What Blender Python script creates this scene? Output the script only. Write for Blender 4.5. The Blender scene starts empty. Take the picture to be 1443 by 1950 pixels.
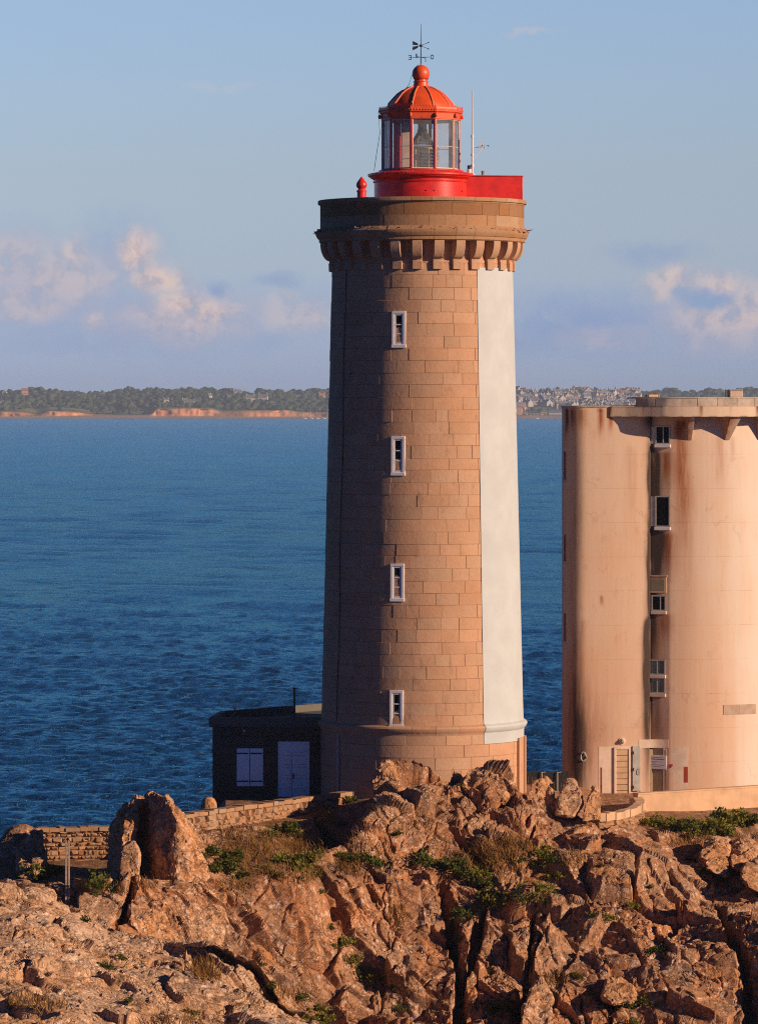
import bpy, bmesh, math, random
import numpy as np
from mathutils import Vector, Matrix
from mathutils.bvhtree import BVHTree

SC = bpy.context.scene
COL = SC.collection
R = math.radians
rnd = random.Random(7)
F = 8500.0          # focal length of the photograph in its own pixels
CX, HY = 721.5, 765.0
EYE = 25.0          # eye height above the sea


def W(px, py, Y):
    """the point at distance Y seen at photo position px, py"""
    return Vector(((px - CX) * Y / F, Y, EYE + (HY - py) * Y / F))


# ------------------------------------------------------------------ noise (numpy)
def _h(ix, iy, iz, seed):
    n = (ix.astype(np.int64) * 374761393 + iy.astype(np.int64) * 668265263 + iz.astype(np.int64) * 2147483647 + seed * 1274126177) & 0xFFFFFFFF
    n = ((n ^ (n >> 13)) * 1274126177) & 0xFFFFFFFF
    n = ((n ^ (n >> 16)) * 2246822519) & 0xFFFFFFFF
    return (n ^ (n >> 15)) & 0xFFFFFFFF


def _f(n):
    return n.astype(np.float64) / 4294967295.0


def vnoise(P, seed=0):
    i = np.floor(P).astype(np.int64)
    f = P - i
    u = f * f * f * (f * (f * 6 - 15) + 10)
    r = np.zeros(len(P))
    for dx in (0, 1):
        for dy in (0, 1):
            for dz in (0, 1):
                w = (u[:, 0] if dx else 1 - u[:, 0]) * (u[:, 1] if dy else 1 - u[:, 1]) * (u[:, 2] if dz else 1 - u[:, 2])
                r += w * _f(_h(i[:, 0] + dx, i[:, 1] + dy, i[:, 2] + dz, seed))
    return r * 2 - 1


def fbm(P, octaves=4, seed=0, gain=0.5):
    r = np.zeros(len(P)); a = 1.0; t = 0.0
    for k in range(octaves):
        r += a * vnoise(P * (2.03 ** k) + 17.3 * k, seed + k); t += a; a *= gain
    return r / t


def worley(P, seed=0):
    i = np.floor(P).astype(np.int64)
    n = len(P)
    d1 = np.full(n, 9.0); d2 = np.full(n, 9.0)
    cid = np.zeros(n, np.int64); cv = np.zeros((n, 3))
    for dx in (-1, 0, 1):
        for dy in (-1, 0, 1):
            for dz in (-1, 0, 1):
                a, b, c = i[:, 0] + dx, i[:, 1] + dy, i[:, 2] + dz
                h = _h(a, b, c, seed)
                q = np.stack([a + (h & 1023) / 1023.0, b + ((h >> 10) & 1023) / 1023.0, c + ((h >> 20) & 1023) / 1023.0], 1)
                v = P - q
                d = np.sqrt((v * v).sum(1))
                m = d < d1
                d2 = np.where(m, d1, np.minimum(d2, d))
                d1 = np.where(m, d, d1)
                cid = np.where(m, h, cid)
                cv[m] = v[m]
    return d1, d2, cid, cv


def smooth(a, b, x):
    t = np.clip((x - a) / (b - a), 0, 1)
    return t * t * (3 - 2 * t)


def blocks(P, size, seed, tilt=1.0, crack=0.25, cw=0.06, stretch=(1, 1, 1), ang=0.0, off=.16):
    """angular rock: every voronoi cell is a tilted plane, with a crack along its edge"""
    c, s = math.cos(ang), math.sin(ang)
    Q = np.stack([(P[:, 0] * c - P[:, 2] * s) / stretch[0], P[:, 1] / stretch[1], (P[:, 0] * s + P[:, 2] * c) / stretch[2]], 1) / size
    d1, d2, cid, cv = worley(Q, seed)
    o = _f(_h(cid & 0xFFFF, cid >> 16, cid * 0, seed + 5)) * 2 - 1
    g = [_f(_h(cid & 0xFFFF, cid >> 16, cid * 0, seed + 6 + k)) * 2 - 1 for k in range(3)]
    t = g[0] * cv[:, 0] + g[1] * cv[:, 1] + g[2] * cv[:, 2]
    e = smooth(0, cw, d2 - d1)
    return size * (off * o + tilt * t) * e - crack * size * (1 - e), cid


def facets(P, size, seed, stretch=(1, 1, 1), ang=0.0):
    """continuous noise made of flat triangles: cleaved faces without steps"""
    c, s = math.cos(ang), math.sin(ang)
    Q = np.stack([(P[:, 0] * c - P[:, 2] * s) / stretch[0], P[:, 1] / stretch[1], (P[:, 0] * s + P[:, 2] * c) / stretch[2]], 1) / size
    Q = Q + .45 * np.stack([vnoise(Q * .55 + 5.1, seed + 31), vnoise(Q * .55 + 9.7, seed + 32), vnoise(Q * .55 + 2.3, seed + 33)], 1)
    i = np.floor(Q).astype(np.int64); f = Q - i
    o = np.argsort(-f, axis=1); fs = np.take_along_axis(f, o, 1)
    I = i.copy(); v = [_f(_h(I[:, 0], I[:, 1], I[:, 2], seed))]
    for k in range(3):
        I = I.copy(); np.put_along_axis(I, o[:, k:k + 1], np.take_along_axis(I, o[:, k:k + 1], 1) + 1, 1)
        v.append(_f(_h(I[:, 0], I[:, 1], I[:, 2], seed)))
    r = (1 - fs[:, 0]) * v[0] + (fs[:, 0] - fs[:, 1]) * v[1] + (fs[:, 1] - fs[:, 2]) * v[2] + fs[:, 2] * v[3]
    return size * (r * 2 - 1)


# ------------------------------------------------------------------ objects
def tag(o, label=None, cat=None, group=None, kind=None):
    if label: o['label'] = label
    if cat: o['category'] = cat
    if group: o['group'] = group
    if kind: o['kind'] = kind
    return o


def thing(name, label, cat, loc=(0, 0, 0), group=None):
    o = bpy.data.objects.new(name, None); COL.objects.link(o)
    o.location = loc
    o.empty_display_size = 0.3
    return tag(o, label, cat, group)


def new_obj(name, me, mats, parent=None, loc=None):
    o = bpy.data.objects.new(name, me); COL.objects.link(o)
    for m in (mats if isinstance(mats, (list, tuple)) else [mats]):
        me.materials.append(m)
    if parent: o.parent = parent
    if loc is not None: o.location = loc
    return o


def np_mesh(name, V, Fq, attrs=None, smooth_shade=True):
    """mesh from numpy arrays; Fq is (n,4) or (n,3)"""
    me = bpy.data.meshes.new(name)
    k = Fq.shape[1]
    me.vertices.add(len(V)); me.vertices.foreach_set('co', np.ascontiguousarray(V, np.float32).ravel())
    me.loops.add(Fq.size); me.loops.foreach_set('vertex_index', np.ascontiguousarray(Fq, np.int32).ravel())
    me.polygons.add(len(Fq))
    me.polygons.foreach_set('loop_start', np.arange(0, Fq.size, k, dtype=np.int32))
    me.polygons.foreach_set('use_smooth', np.full(len(Fq), smooth_shade))
    me.update(calc_edges=True)
    for nm, arr in (attrs or {}).items():
        a = me.attributes.new(nm, 'FLOAT', 'POINT'); a.data.foreach_set('value', np.ascontiguousarray(arr, np.float32))
    me.validate()
    return me


def grid_faces(nr, nc):
    i = np.arange(nr * nc).reshape(nr, nc)
    return np.stack([i[:-1, :-1], i[:-1, 1:], i[1:, 1:], i[1:, :-1]], -1).reshape(-1, 4)


class MB:
    """collects shapes into one mesh"""
    def __init__(self):
        self.v = []; self.f = []; self.t = []; self.mi = []; self.M = Matrix.Identity(4)

    def add(self, vs, fs, tint=(.5, .5, .5), mi=0):
        n = len(self.v)
        self.v += [tuple(self.M @ Vector(p)) for p in vs]
        self.f += [tuple(n + i for i in f) for f in fs]
        self.t += [tint] * len(fs); self.mi += [mi] * len(fs)

    def box(self, a0, a1, b0, b1, c0, c1, tint=(.5, .5, .5), mi=0):
        vs = [(x, y, z) for x in (a0, a1) for y in (b0, b1) for z in (c0, c1)]
        self.add(vs, [(0, 1, 3, 2), (4, 6, 7, 5), (0, 4, 5, 1), (2, 3, 7, 6), (0, 2, 6, 4), (1, 5, 7, 3)], tint, mi)

    def lathe(self, prof, n=48, p0=-180, p1=180, tint=(.5, .5, .5), mi=0, cap0=False, cap1=False):
        full = abs(p1 - p0) >= 359.99
        m = n if full else n + 1
        k = len(prof); vs = []; fs = []
        for j in range(m):
            a = R(p0 + (p1 - p0) * j / n)
            for r, z in prof:
                vs.append((r * math.sin(a), -r * math.cos(a), z))
        for j in range(n):
            b = (j + 1) % m
            for i in range(k - 1):
                fs.append((j * k + i, b * k + i, b * k + i + 1, j * k + i + 1))
        if cap0: fs.append(tuple(j * k for j in range(m))[::-1])
        if cap1: fs.append(tuple(j * k + k - 1 for j in range(m)))
        if not full:
            fs.append(tuple(range(k))); fs.append(tuple(reversed([n * k + i for i in range(k)])))
        self.add(vs, fs, tint, mi)

    def ring(self, prof, n, p0, p1, tint=(.5, .5, .5), mi=0):
        """closed section swept round the axis"""
        self.lathe(list(prof) + [prof[0]], n, p0, p1, tint, mi)

    def tube(self, pts, r, n=8, tint=(.5, .5, .5), mi=0):
        pts = [Vector(p) for p in pts]; rs = r if isinstance(r, (list, tuple)) else [r] * len(pts)
        vs = []; fs = []
        for i, p in enumerate(pts):
            d = (pts[min(i + 1, len(pts) - 1)] - pts[max(i - 1, 0)]).normalized()
            a = d.cross(Vector((0, 0, 1)) if abs(d.z) < .9 else Vector((1, 0, 0))).normalized(); b = d.cross(a)
            for j in range(n):
                t = 2 * math.pi * j / n
                vs.append(tuple(p + (a * math.cos(t) + b * math.sin(t)) * rs[i]))
        for i in range(len(pts) - 1):
            for j in range(n):
                k = (j + 1) % n
                fs.append((i * n + j, i * n + k, (i + 1) * n + k, (i + 1) * n + j))
        fs.append(tuple(range(n))[::-1]); fs.append(tuple((len(pts) - 1) * n + j for j in range(n)))
        self.add(vs, fs, tint, mi)

    def extrude(self, poly, d0, d1, axis='y', tint=(.5, .5, .5), mi=0):
        """polygon in the two other axes, extruded along axis from d0 to d1"""
        def at(p, d):
            return (p[0], d, p[1]) if axis == 'y' else ((d, p[0], p[1]) if axis == 'x' else (p[0], p[1], d))
        n = len(poly)
        vs = [at(p, d0) for p in poly] + [at(p, d1) for p in poly]
        fs = [tuple(range(n)), tuple(range(2 * n - 1, n - 1, -1))] + [(i, i + n, (i + 1) % n + n, (i + 1) % n) for i in range(n)]
        self.add(vs, fs, tint, mi)

    def build(self, name, mats, parent=None, loc=None, sharp=35, recalc=True, bevel=0):
        me = bpy.data.meshes.new(name)
        me.from_pydata(self.v, [], self.f)
        a = me.attributes.new('tint', 'FLOAT_COLOR', 'FACE')
        a.data.foreach_set('color', np.array([(t[0], t[1], t[2], 1) for t in self.t], np.float32).ravel())
        me.polygons.foreach_set('material_index', np.array(self.mi, np.int32))
        if recalc:
            bm = bmesh.new(); bm.from_mesh(me)
            bmesh.ops.recalc_face_normals(bm, faces=bm.faces)
            bm.to_mesh(me); bm.free()
        if sharp:
            me.polygons.foreach_set('use_smooth', np.full(len(me.polygons), True))
            me.set_sharp_from_angle(angle=R(sharp))
        me.update()
        o = new_obj(name, me, mats, parent, loc)
        if bevel:
            b = o.modifiers.new('edge', 'BEVEL'); b.width = bevel; b.segments = 2; b.limit_method = 'ANGLE'
        return o


def masonry_round(mb, zs, rfun, wavg, seed, p0=-180, p1=180, gap=.012, jit=.008, gtop=None, skip=None):
    """courses of curved blocks, each with its own tint and a v groove round it"""
    q = random.Random(seed)
    for z0, z1 in zip(zs[:-1], zs[1:]):
        r0 = rfun((z0 + z1) / 2)
        a = p0 + q.uniform(-6, 0)
        while a < p1:
            w = math.degrees(wavg * q.choice((.55, .75, .9, 1, 1.1, 1.35, 1.6)) * q.uniform(.9, 1.1) / r0)
            b = a + w
            tint = (min(1, max(0, q.gauss(.5, .2))), q.random(), q.random() if gtop is None else gtop)
            n = max(2, int(w / 2.2)); o = q.uniform(-jit, jit); ga = math.degrees(gap / r0); gz = gap * q.uniform(.7, 1.3)
            vs = []; fs = []
            sag = q.uniform(-.006, .006)
            for rr, zz, aa in ((rfun(z0) - .02, z0, 0), (rfun(z0) + o, z0 + gz + sag, ga), (rfun(z1) + o, z1 - gz + sag, ga), (rfun(z1) - .02, z1, 0)):
                for j in range(n + 1):
                    t = R(a + aa + (w - 2 * aa) * j / n)
                    vs.append((rr * math.sin(t), -rr * math.cos(t), zz))
            m = n + 1
            for k in range(3):
                for j in range(n):
                    fs.append((k * m + j, k * m + j + 1, (k + 1) * m + j + 1, (k + 1) * m + j))
            fs.append((0, m, 2 * m, 3 * m)); fs.append((n, 3 * m + n, 2 * m + n, m + n))
            mb.add(vs, fs, tint)
            a = b


def masonry_flat(mb, A, B, zs, wavg, seed, gap=.012, jit=.02, back=.03, base=None, rough=0.0):
    """courses of blocks on the face from A to B (plan points); outward is to the right-hand side of A->B seen from above"""
    q = random.Random(seed)
    A = Vector((A[0], A[1], 0)); B = Vector((B[0], B[1], 0)); L = (B - A).length; t = (B - A) / L
    nrm = Vector((t.y, -t.x, 0))
    for z0, z1 in zip(zs[:-1], zs[1:]):
        a = 0.0
        while a < L - 1e-4:
            w = wavg * q.choice((.5, .7, .9, 1, 1.2, 1.5)); b = a + w
            if L - b < wavg * .35: b = L
            tint = (min(1, max(0, q.gauss(.5, .2))), q.random(), q.random())
            o = q.uniform(-jit, jit); gz = min(gap, (z1 - z0) * .25); ga = min(gap, (b - a) * .25)
            def pt(s, zz, d):
                p = A + t * s + nrm * d
                return (p.x, p.y, zz)
            j = lambda: q.uniform(-rough, rough)
            vs = [pt(a, z0, -back), pt(b, z0, -back), pt(b, z1, -back), pt(a, z1, -back),
                  pt(a + ga + abs(j()), z0 + gz + abs(j()), o + j()), pt(b - ga - abs(j()), z0 + gz + abs(j()), o + j()), pt(b - ga - abs(j()), z1 - gz - abs(j()), o + j()), pt(a + ga + abs(j()), z1 - gz - abs(j()), o + j())]
            mb.add(vs, [(4, 5, 6, 7), (0, 1, 5, 4), (1, 2, 6, 5), (2, 3, 7, 6), (3, 0, 4, 7)], tint)
            a = b


# ------------------------------------------------------------------ material graphs
class G:
    def __init__(self, tree):
        self.t = tree
        self.t.nodes.clear()

    def n(self, typ, out=0, ins=None, **props):
        nd = self.t.nodes.new(typ)
        for k, v in props.items(): setattr(nd, k, v)
        for k, v in (ins or {}).items():
            if v is None: continue
            s = nd.inputs[k]
            if isinstance(v, bpy.types.NodeSocket): self.t.links.new(v, s)
            else: s.default_value = v
        return nd.outputs[out] if out is not None else nd

    def m(self, op, a, b=None, c=None, clamp=False):
        return self.n('ShaderNodeMath', 0, {0: a, 1: b, 2: c}, operation=op, use_clamp=clamp)

    def vm(self, op, a, b=None, out=0, scale=None):
        return self.n('ShaderNodeVectorMath', out, {0: a, 1: b, 'Scale': scale}, operation=op)

    def mix(self, f, a, b, blend='MIX'):
        a = a if isinstance(a, bpy.types.NodeSocket) else (*a[:3], 1)
        b = b if isinstance(b, bpy.types.NodeSocket) else (*b[:3], 1)
        return self.n('ShaderNodeMix', 2, {0: f, 6: a, 7: b}, data_type='RGBA', blend_type=blend)

    def noise(self, vec, scale, detail=4, rough=.55, dist=0, out=0):
        return self.n('ShaderNodeTexNoise', out, {'Vector': vec, 'Scale': scale, 'Detail': detail, 'Roughness': rough, 'Distortion': dist})

    def vor(self, vec, scale, feature='F1', out=0, rand=1):
        return self.n('ShaderNodeTexVoronoi', out, {'Vector': vec, 'Scale': scale, 'Randomness': rand}, feature=feature)

    def step(self, x, a, b, to0=0, to1=1, kind='SMOOTHSTEP'):
        return self.n('ShaderNodeMapRange', 0, {0: x, 1: a, 2: b, 3: to0, 4: to1}, interpolation_type=kind)

    def attr(self, name, out='Fac'):
        nd = self.n('ShaderNodeAttribute', None, attribute_name=name)
        return nd.outputs[out]

    def sep(self, v, k):
        return self.n('ShaderNodeSeparateXYZ', k, {0: v})

    def ramp(self, f, stops, ease='LINEAR'):
        nd = self.n('ShaderNodeValToRGB', None, {0: f})
        cr = nd.color_ramp; cr.interpolation = ease
        while len(cr.elements) < len(stops): cr.elements.new(.5)
        for e, (p, c) in zip(cr.elements, stops): e.position = p; e.color = (*c[:3], 1)
        return nd.outputs[0]

    def pos(self):
        return self.n('ShaderNodeNewGeometry', 0)

    def obj(self):
        return self.n('ShaderNodeTexCoord', 3)

    def bump(self, h, strength, dist, normal=None):
        return self.n('ShaderNodeBump', 0, {'Height': h, 'Strength': strength, 'Distance': dist, 'Normal': normal})

    def out(self, color, rough=.8, normal=None, metal=0, spec=.3, **kw):
        ins = {'Base Color': color if isinstance(color, bpy.types.NodeSocket) else (*color[:3], 1), 'Roughness': rough, 'Metallic': metal, 'Specular IOR Level': spec, 'Normal': normal}
        ins.update(kw)
        b = self.n('ShaderNodeBsdfPrincipled', 0, ins)
        o = self.t.nodes.new('ShaderNodeOutputMaterial'); self.t.links.new(b, o.inputs[0])


def mat(name):
    m = bpy.data.materials.new(name); m.use_nodes = True
    return m, G(m.node_tree)


def plain(name, c, rough=.6, var=.12, scale=6, metal=0, spec=.4, bump=0.0, dirt=None):
    m, g = mat(name)
    p = g.obj()
    f = g.noise(p, scale, 5, .6)
    col = g.mix(g.step(f, .3, .7), tuple(x * (1 - var) for x in c), tuple(min(1, x * (1 + var)) for x in c))
    if dirt:
        col = g.mix(g.step(g.noise(p, scale * .6, 5, .7), .52, .75, 0, .7), col, dirt)
    nm = g.bump(g.noise(p, scale * 8, 3), .4, bump) if bump else None
    g.out(col, rough, nm, metal, spec)
    return m

# ------------------------------------------------------------------ materials
def stone_mat(name, c_warm, c_grey, c_dark, grain=26, stain=.5):
    m, g = mat(name)
    p = g.obj()
    t = g.attr('tint', 'Color')
    col = g.mix(g.sep(t, 1), c_warm, c_grey)
    col = g.mix(g.step(g.sep(t, 0), 0, 1, .0, .36), g.mix(1, col, (1.06, 1.04, 1.0), 'MULTIPLY'), g.mix(1, col, (.70, .62, .55), 'MULTIPLY'))
    n1 = g.noise(p, 1.1, 6, .65); n2 = g.noise(p, grain, 4, .75)
    col = g.mix(g.step(n1, .35, .7, 0, .45), col, g.mix(1, col, (.80, .72, .66), 'MULTIPLY'))
    col = g.mix(g.step(n2, .40, .68, 0, .5), col, g.mix(1, col, (.62, .58, .56), 'MULTIPLY'))
    stains = g.noise(g.vm('MULTIPLY', p, (1, 1, .45)), 1.7, 7, .72)
    col = g.mix(g.step(stains, .56, .78, 0, stain), col, c_dark)
    h = g.m('ADD', g.m('MULTIPLY', n2, .5), g.noise(p, 7, 5, .6))
    g.out(col, .92, g.bump(h, .55, .02), 0, .15)
    return m


M_STONE = stone_mat('tower_granite', (.55, .325, .205), (.51, .335, .225), (.085, .065, .055), 26, .6)
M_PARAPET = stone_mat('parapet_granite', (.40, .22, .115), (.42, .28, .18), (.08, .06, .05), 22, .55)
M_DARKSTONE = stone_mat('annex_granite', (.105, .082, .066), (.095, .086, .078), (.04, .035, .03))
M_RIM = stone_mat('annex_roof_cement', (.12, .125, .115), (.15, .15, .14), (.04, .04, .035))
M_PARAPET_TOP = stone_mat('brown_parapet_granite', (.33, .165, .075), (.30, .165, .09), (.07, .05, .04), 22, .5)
M_RUBBLE = stone_mat('rubble_stone', (.42, .235, .125), (.36, .25, .17), (.09, .06, .04), 30, .6)
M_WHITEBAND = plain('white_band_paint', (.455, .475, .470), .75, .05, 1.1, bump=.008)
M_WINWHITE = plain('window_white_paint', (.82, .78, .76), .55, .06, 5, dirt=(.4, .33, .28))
M_SHUTTER = plain('blue_white_paint', (.86, .87, .90), .5, .04, 4)
M_RED = plain('red_paint', (.62, .022, .010), .34, .16, 3, spec=.5, bump=.004)
M_DOME = plain('orange_red_dome_paint', (.70, .085, .018), .42, .14, 3.5, spec=.45, bump=.004, dirt=(.42, .04, .012))
M_RIB = plain('pale_red_rib', (.72, .20, .10), .45, .1, 6)
M_IRON = plain('black_iron', (.018, .02, .022), .5, .2, 10, spec=.4)
M_HINGE = plain('hinge_iron', (.01, .01, .012), .6, .2, 10)
M_GREYPIPE = plain('grey_pipe', (.40, .38, .36), .5, .1, 8)
M_MULLION = plain('mullion_paint', (.62, .34, .26), .45, .15, 8)
M_PALEBAR = plain('pale_bronze_bar', (.62, .52, .42), .5, .1, 8)
M_BRASS = plain('lens_brass', (.30, .22, .12), .38, .2, 8, metal=.5)
M_DARKHOLE = plain('dark_void', (.006, .007, .009), .9, .1, 3, spec=.1)
M_WHITEPLASTIC = plain('antenna_white', (.72, .68, .66), .45, .05, 8)
M_WOOD = plain('weathered_wood', (.34, .24, .17), .85, .3, 14, bump=.01)
M_SIGN = plain('sign_white', (.70, .66, .68), .5, .03, 4)
M_INK = plain('sign_ink', (.10, .09, .12), .7, .05, 8)


def leaf_mat_(name, c, k):
    m, g = mat(name)
    d_ = g.n('ShaderNodeBsdfDiffuse', 0, {0: (*c, 1)}); t_ = g.n('ShaderNodeBsdfTranslucent', 0, {0: (*c, 1)})
    x = g.n('ShaderNodeMixShader', 0, {0: k, 1: d_, 2: t_}); o = g.t.nodes.new('ShaderNodeOutputMaterial'); g.t.links.new(x, o.inputs[0])
    return m


def glass_mat(name, tint, cover, film=(.75, .72, .68)):
    """thin pane: mostly clear, a mirror coat and a film of salt"""
    m, g = mat(name)
    tr = g.n('ShaderNodeBsdfTransparent', 0, {0: (*tint, 1)})
    gl = g.n('ShaderNodeBsdfGlossy', 0, {'Color': (1, 1, 1, 1), 'Roughness': .04})
    df = g.n('ShaderNodeBsdfDiffuse', 0, {0: (*film, 1)})
    tl = g.n('ShaderNodeBsdfTranslucent', 0, {0: (*film, 1)})
    fi = g.n('ShaderNodeMixShader', 0, {0: .5, 1: df, 2: tl})
    a = g.n('ShaderNodeMixShader', 0, {0: g.step(g.noise(g.obj(), 1.3, 4), .3, .7, cover * .6, cover * 1.4), 1: tr, 2: fi})
    fr = g.n('ShaderNodeFresnel', 0, {'IOR': 1.45})
    b = g.n('ShaderNodeMixShader', 0, {0: fr, 1: a, 2: gl})
    o = g.t.nodes.new('ShaderNodeOutputMaterial'); g.t.links.new(b, o.inputs[0])
    return m


M_PANE = glass_mat('lantern_glass', (.95, .96, .96), .20, (.86, .82, .76))
M_PANE_ROSE = glass_mat('rosy_lantern_glass', (.85, .72, .74), .5, (.80, .66, .66))
M_PANE_RED = leaf_mat_('red_sector_cloth', (.92, .09, .05), .5)
M_PALE_CLOTH = leaf_mat_('pale_sector_cloth', (.78, .66, .58), .5)
M_PRISM = glass_mat('prism_glass', (.72, .76, .70), .28, (.55, .55, .48))
m, g = mat('window_glass')
g.out((.006, .008, .011), .35, None, 0, .08)
M_WINGLASS = m
m, g = mat('dusty_window_glass')
g.out(g.mix(g.step(g.noise(g.obj(), 3, 4), .3, .7), (.10, .115, .12), (.03, .035, .04)), .2, None, 0, .5)
M_DUSTGLASS = m


def render_mat(name, c0, c1, c_rust=(.30, .085, .025), c_dark=(.075, .05, .04)):
    """painted concrete with rust runs and black streaks where the vertex fields ask for them"""
    m, g = mat(name)
    p = g.pos()
    st = g.vm('MULTIPLY', p, (1, 1, .10))
    n1 = g.noise(st, 1.3, 5, .6); n2 = g.noise(p, .35, 4, .6); n3 = g.noise(p, 22, 4, .7); n4 = g.noise(st, 6, 5, .65)
    warm = g.attr('warm')
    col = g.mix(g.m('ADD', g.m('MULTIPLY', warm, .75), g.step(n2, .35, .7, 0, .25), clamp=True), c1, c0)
    col = g.mix(g.step(n1, .42, .72, 0, .35), col, g.mix(1, col, (.93, .78, .64), 'MULTIPLY'))
    col = g.mix(g.step(n4, .5, .8, 0, .28), col, g.mix(1, col, (.84, .68, .54), 'MULTIPLY'))
    rust = g.m('MULTIPLY', g.attr('rust'), g.step(g.m('ADD', n4, g.m('MULTIPLY', n3, .25)), .35, .75, .35, 1.25), clamp=True)
    col = g.mix(rust, col, c_rust)
    dark = g.m('MULTIPLY', g.attr('dark'), g.step(g.m('ADD', n4, g.m('MULTIPLY', n3, .3)), .35, .80, .65, 1.35), clamp=True)
    col = g.mix(dark, col, c_dark)
    zl = g.m('FRACT', g.m('MULTIPLY', g.m('ADD', g.sep(p, 2), g.m('MULTIPLY', n2, .06)), 1 / 1.35))
    pour = g.m('MULTIPLY', g.step(zl, .018, .006), g.step(n1, .40, .60, .1, .55))
    col = g.mix(pour, col, g.mix(1, col, (.62, .52, .44), 'MULTIPLY'))
    ce = g.vor(g.vm('ADD', g.vm('MULTIPLY', p, (.55, .55, .28)), g.vm('SCALE', g.noise(p, 2.2, 5, .65, out=1), None, scale=.35)), 1.0, 'DISTANCE_TO_EDGE')
    crack = g.m('MULTIPLY', g.step(ce, .012, .004), g.step(g.noise(p, .5, 3), .52, .62))
    col = g.mix(g.m('MULTIPLY', crack, .28), col, (.20, .12, .08))
    scuff = g.step(g.noise(g.vm('MULTIPLY', p, (1, 1, .5)), 2.6, 7, .72), .56, .66)
    col = g.mix(g.m('MULTIPLY', scuff, g.m('MULTIPLY', warm, .38)), col, g.mix(1, col, (.80, .66, .54), 'MULTIPLY'))
    pits = g.step(g.vor(p, 1.6), .05, .03, 0, .5)
    col = g.mix(g.m('MULTIPLY', pits, g.step(n2, .5, .6)), col, (.16, .1, .07))
    col = g.mix(g.step(n3, .55, .8, 0, .15), col, (.35, .25, .18))
    g.out(col, .88, g.bump(g.m('ADD', g.m('MULTIPLY', n3, .35), n1), .35, .03), 0, .15)
    return m


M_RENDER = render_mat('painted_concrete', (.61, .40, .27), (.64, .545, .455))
M_SLAB = render_mat('slab_concrete', (.58, .42, .30), (.64, .50, .38))
M_ROOFSLAB = plain('roof_concrete', (.44, .36, .29), .9, .25, 1.5, bump=.01, dirt=(.10, .085, .075))
M_PATCH = plain('pale_paint_patch', (.66, .50, .38), .85, .1, 3, bump=.006)
M_CLAD = plain('taupe_board', (.40, .28, .20), .8, .12, 4, bump=.006)
M_PLASTER = plain('beige_wall_plaster', (.54, .34, .20), .9, .14, 1.4, bump=.012, dirt=(.62, .45, .31))
M_GREYDOOR = plain('grey_door_paint', (.40, .37, .34), .6, .12, 4, dirt=(.2, .17, .14))
M_TAN = plain('tan_door_panel', (.52, .33, .19), .7, .12, 4)


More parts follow.
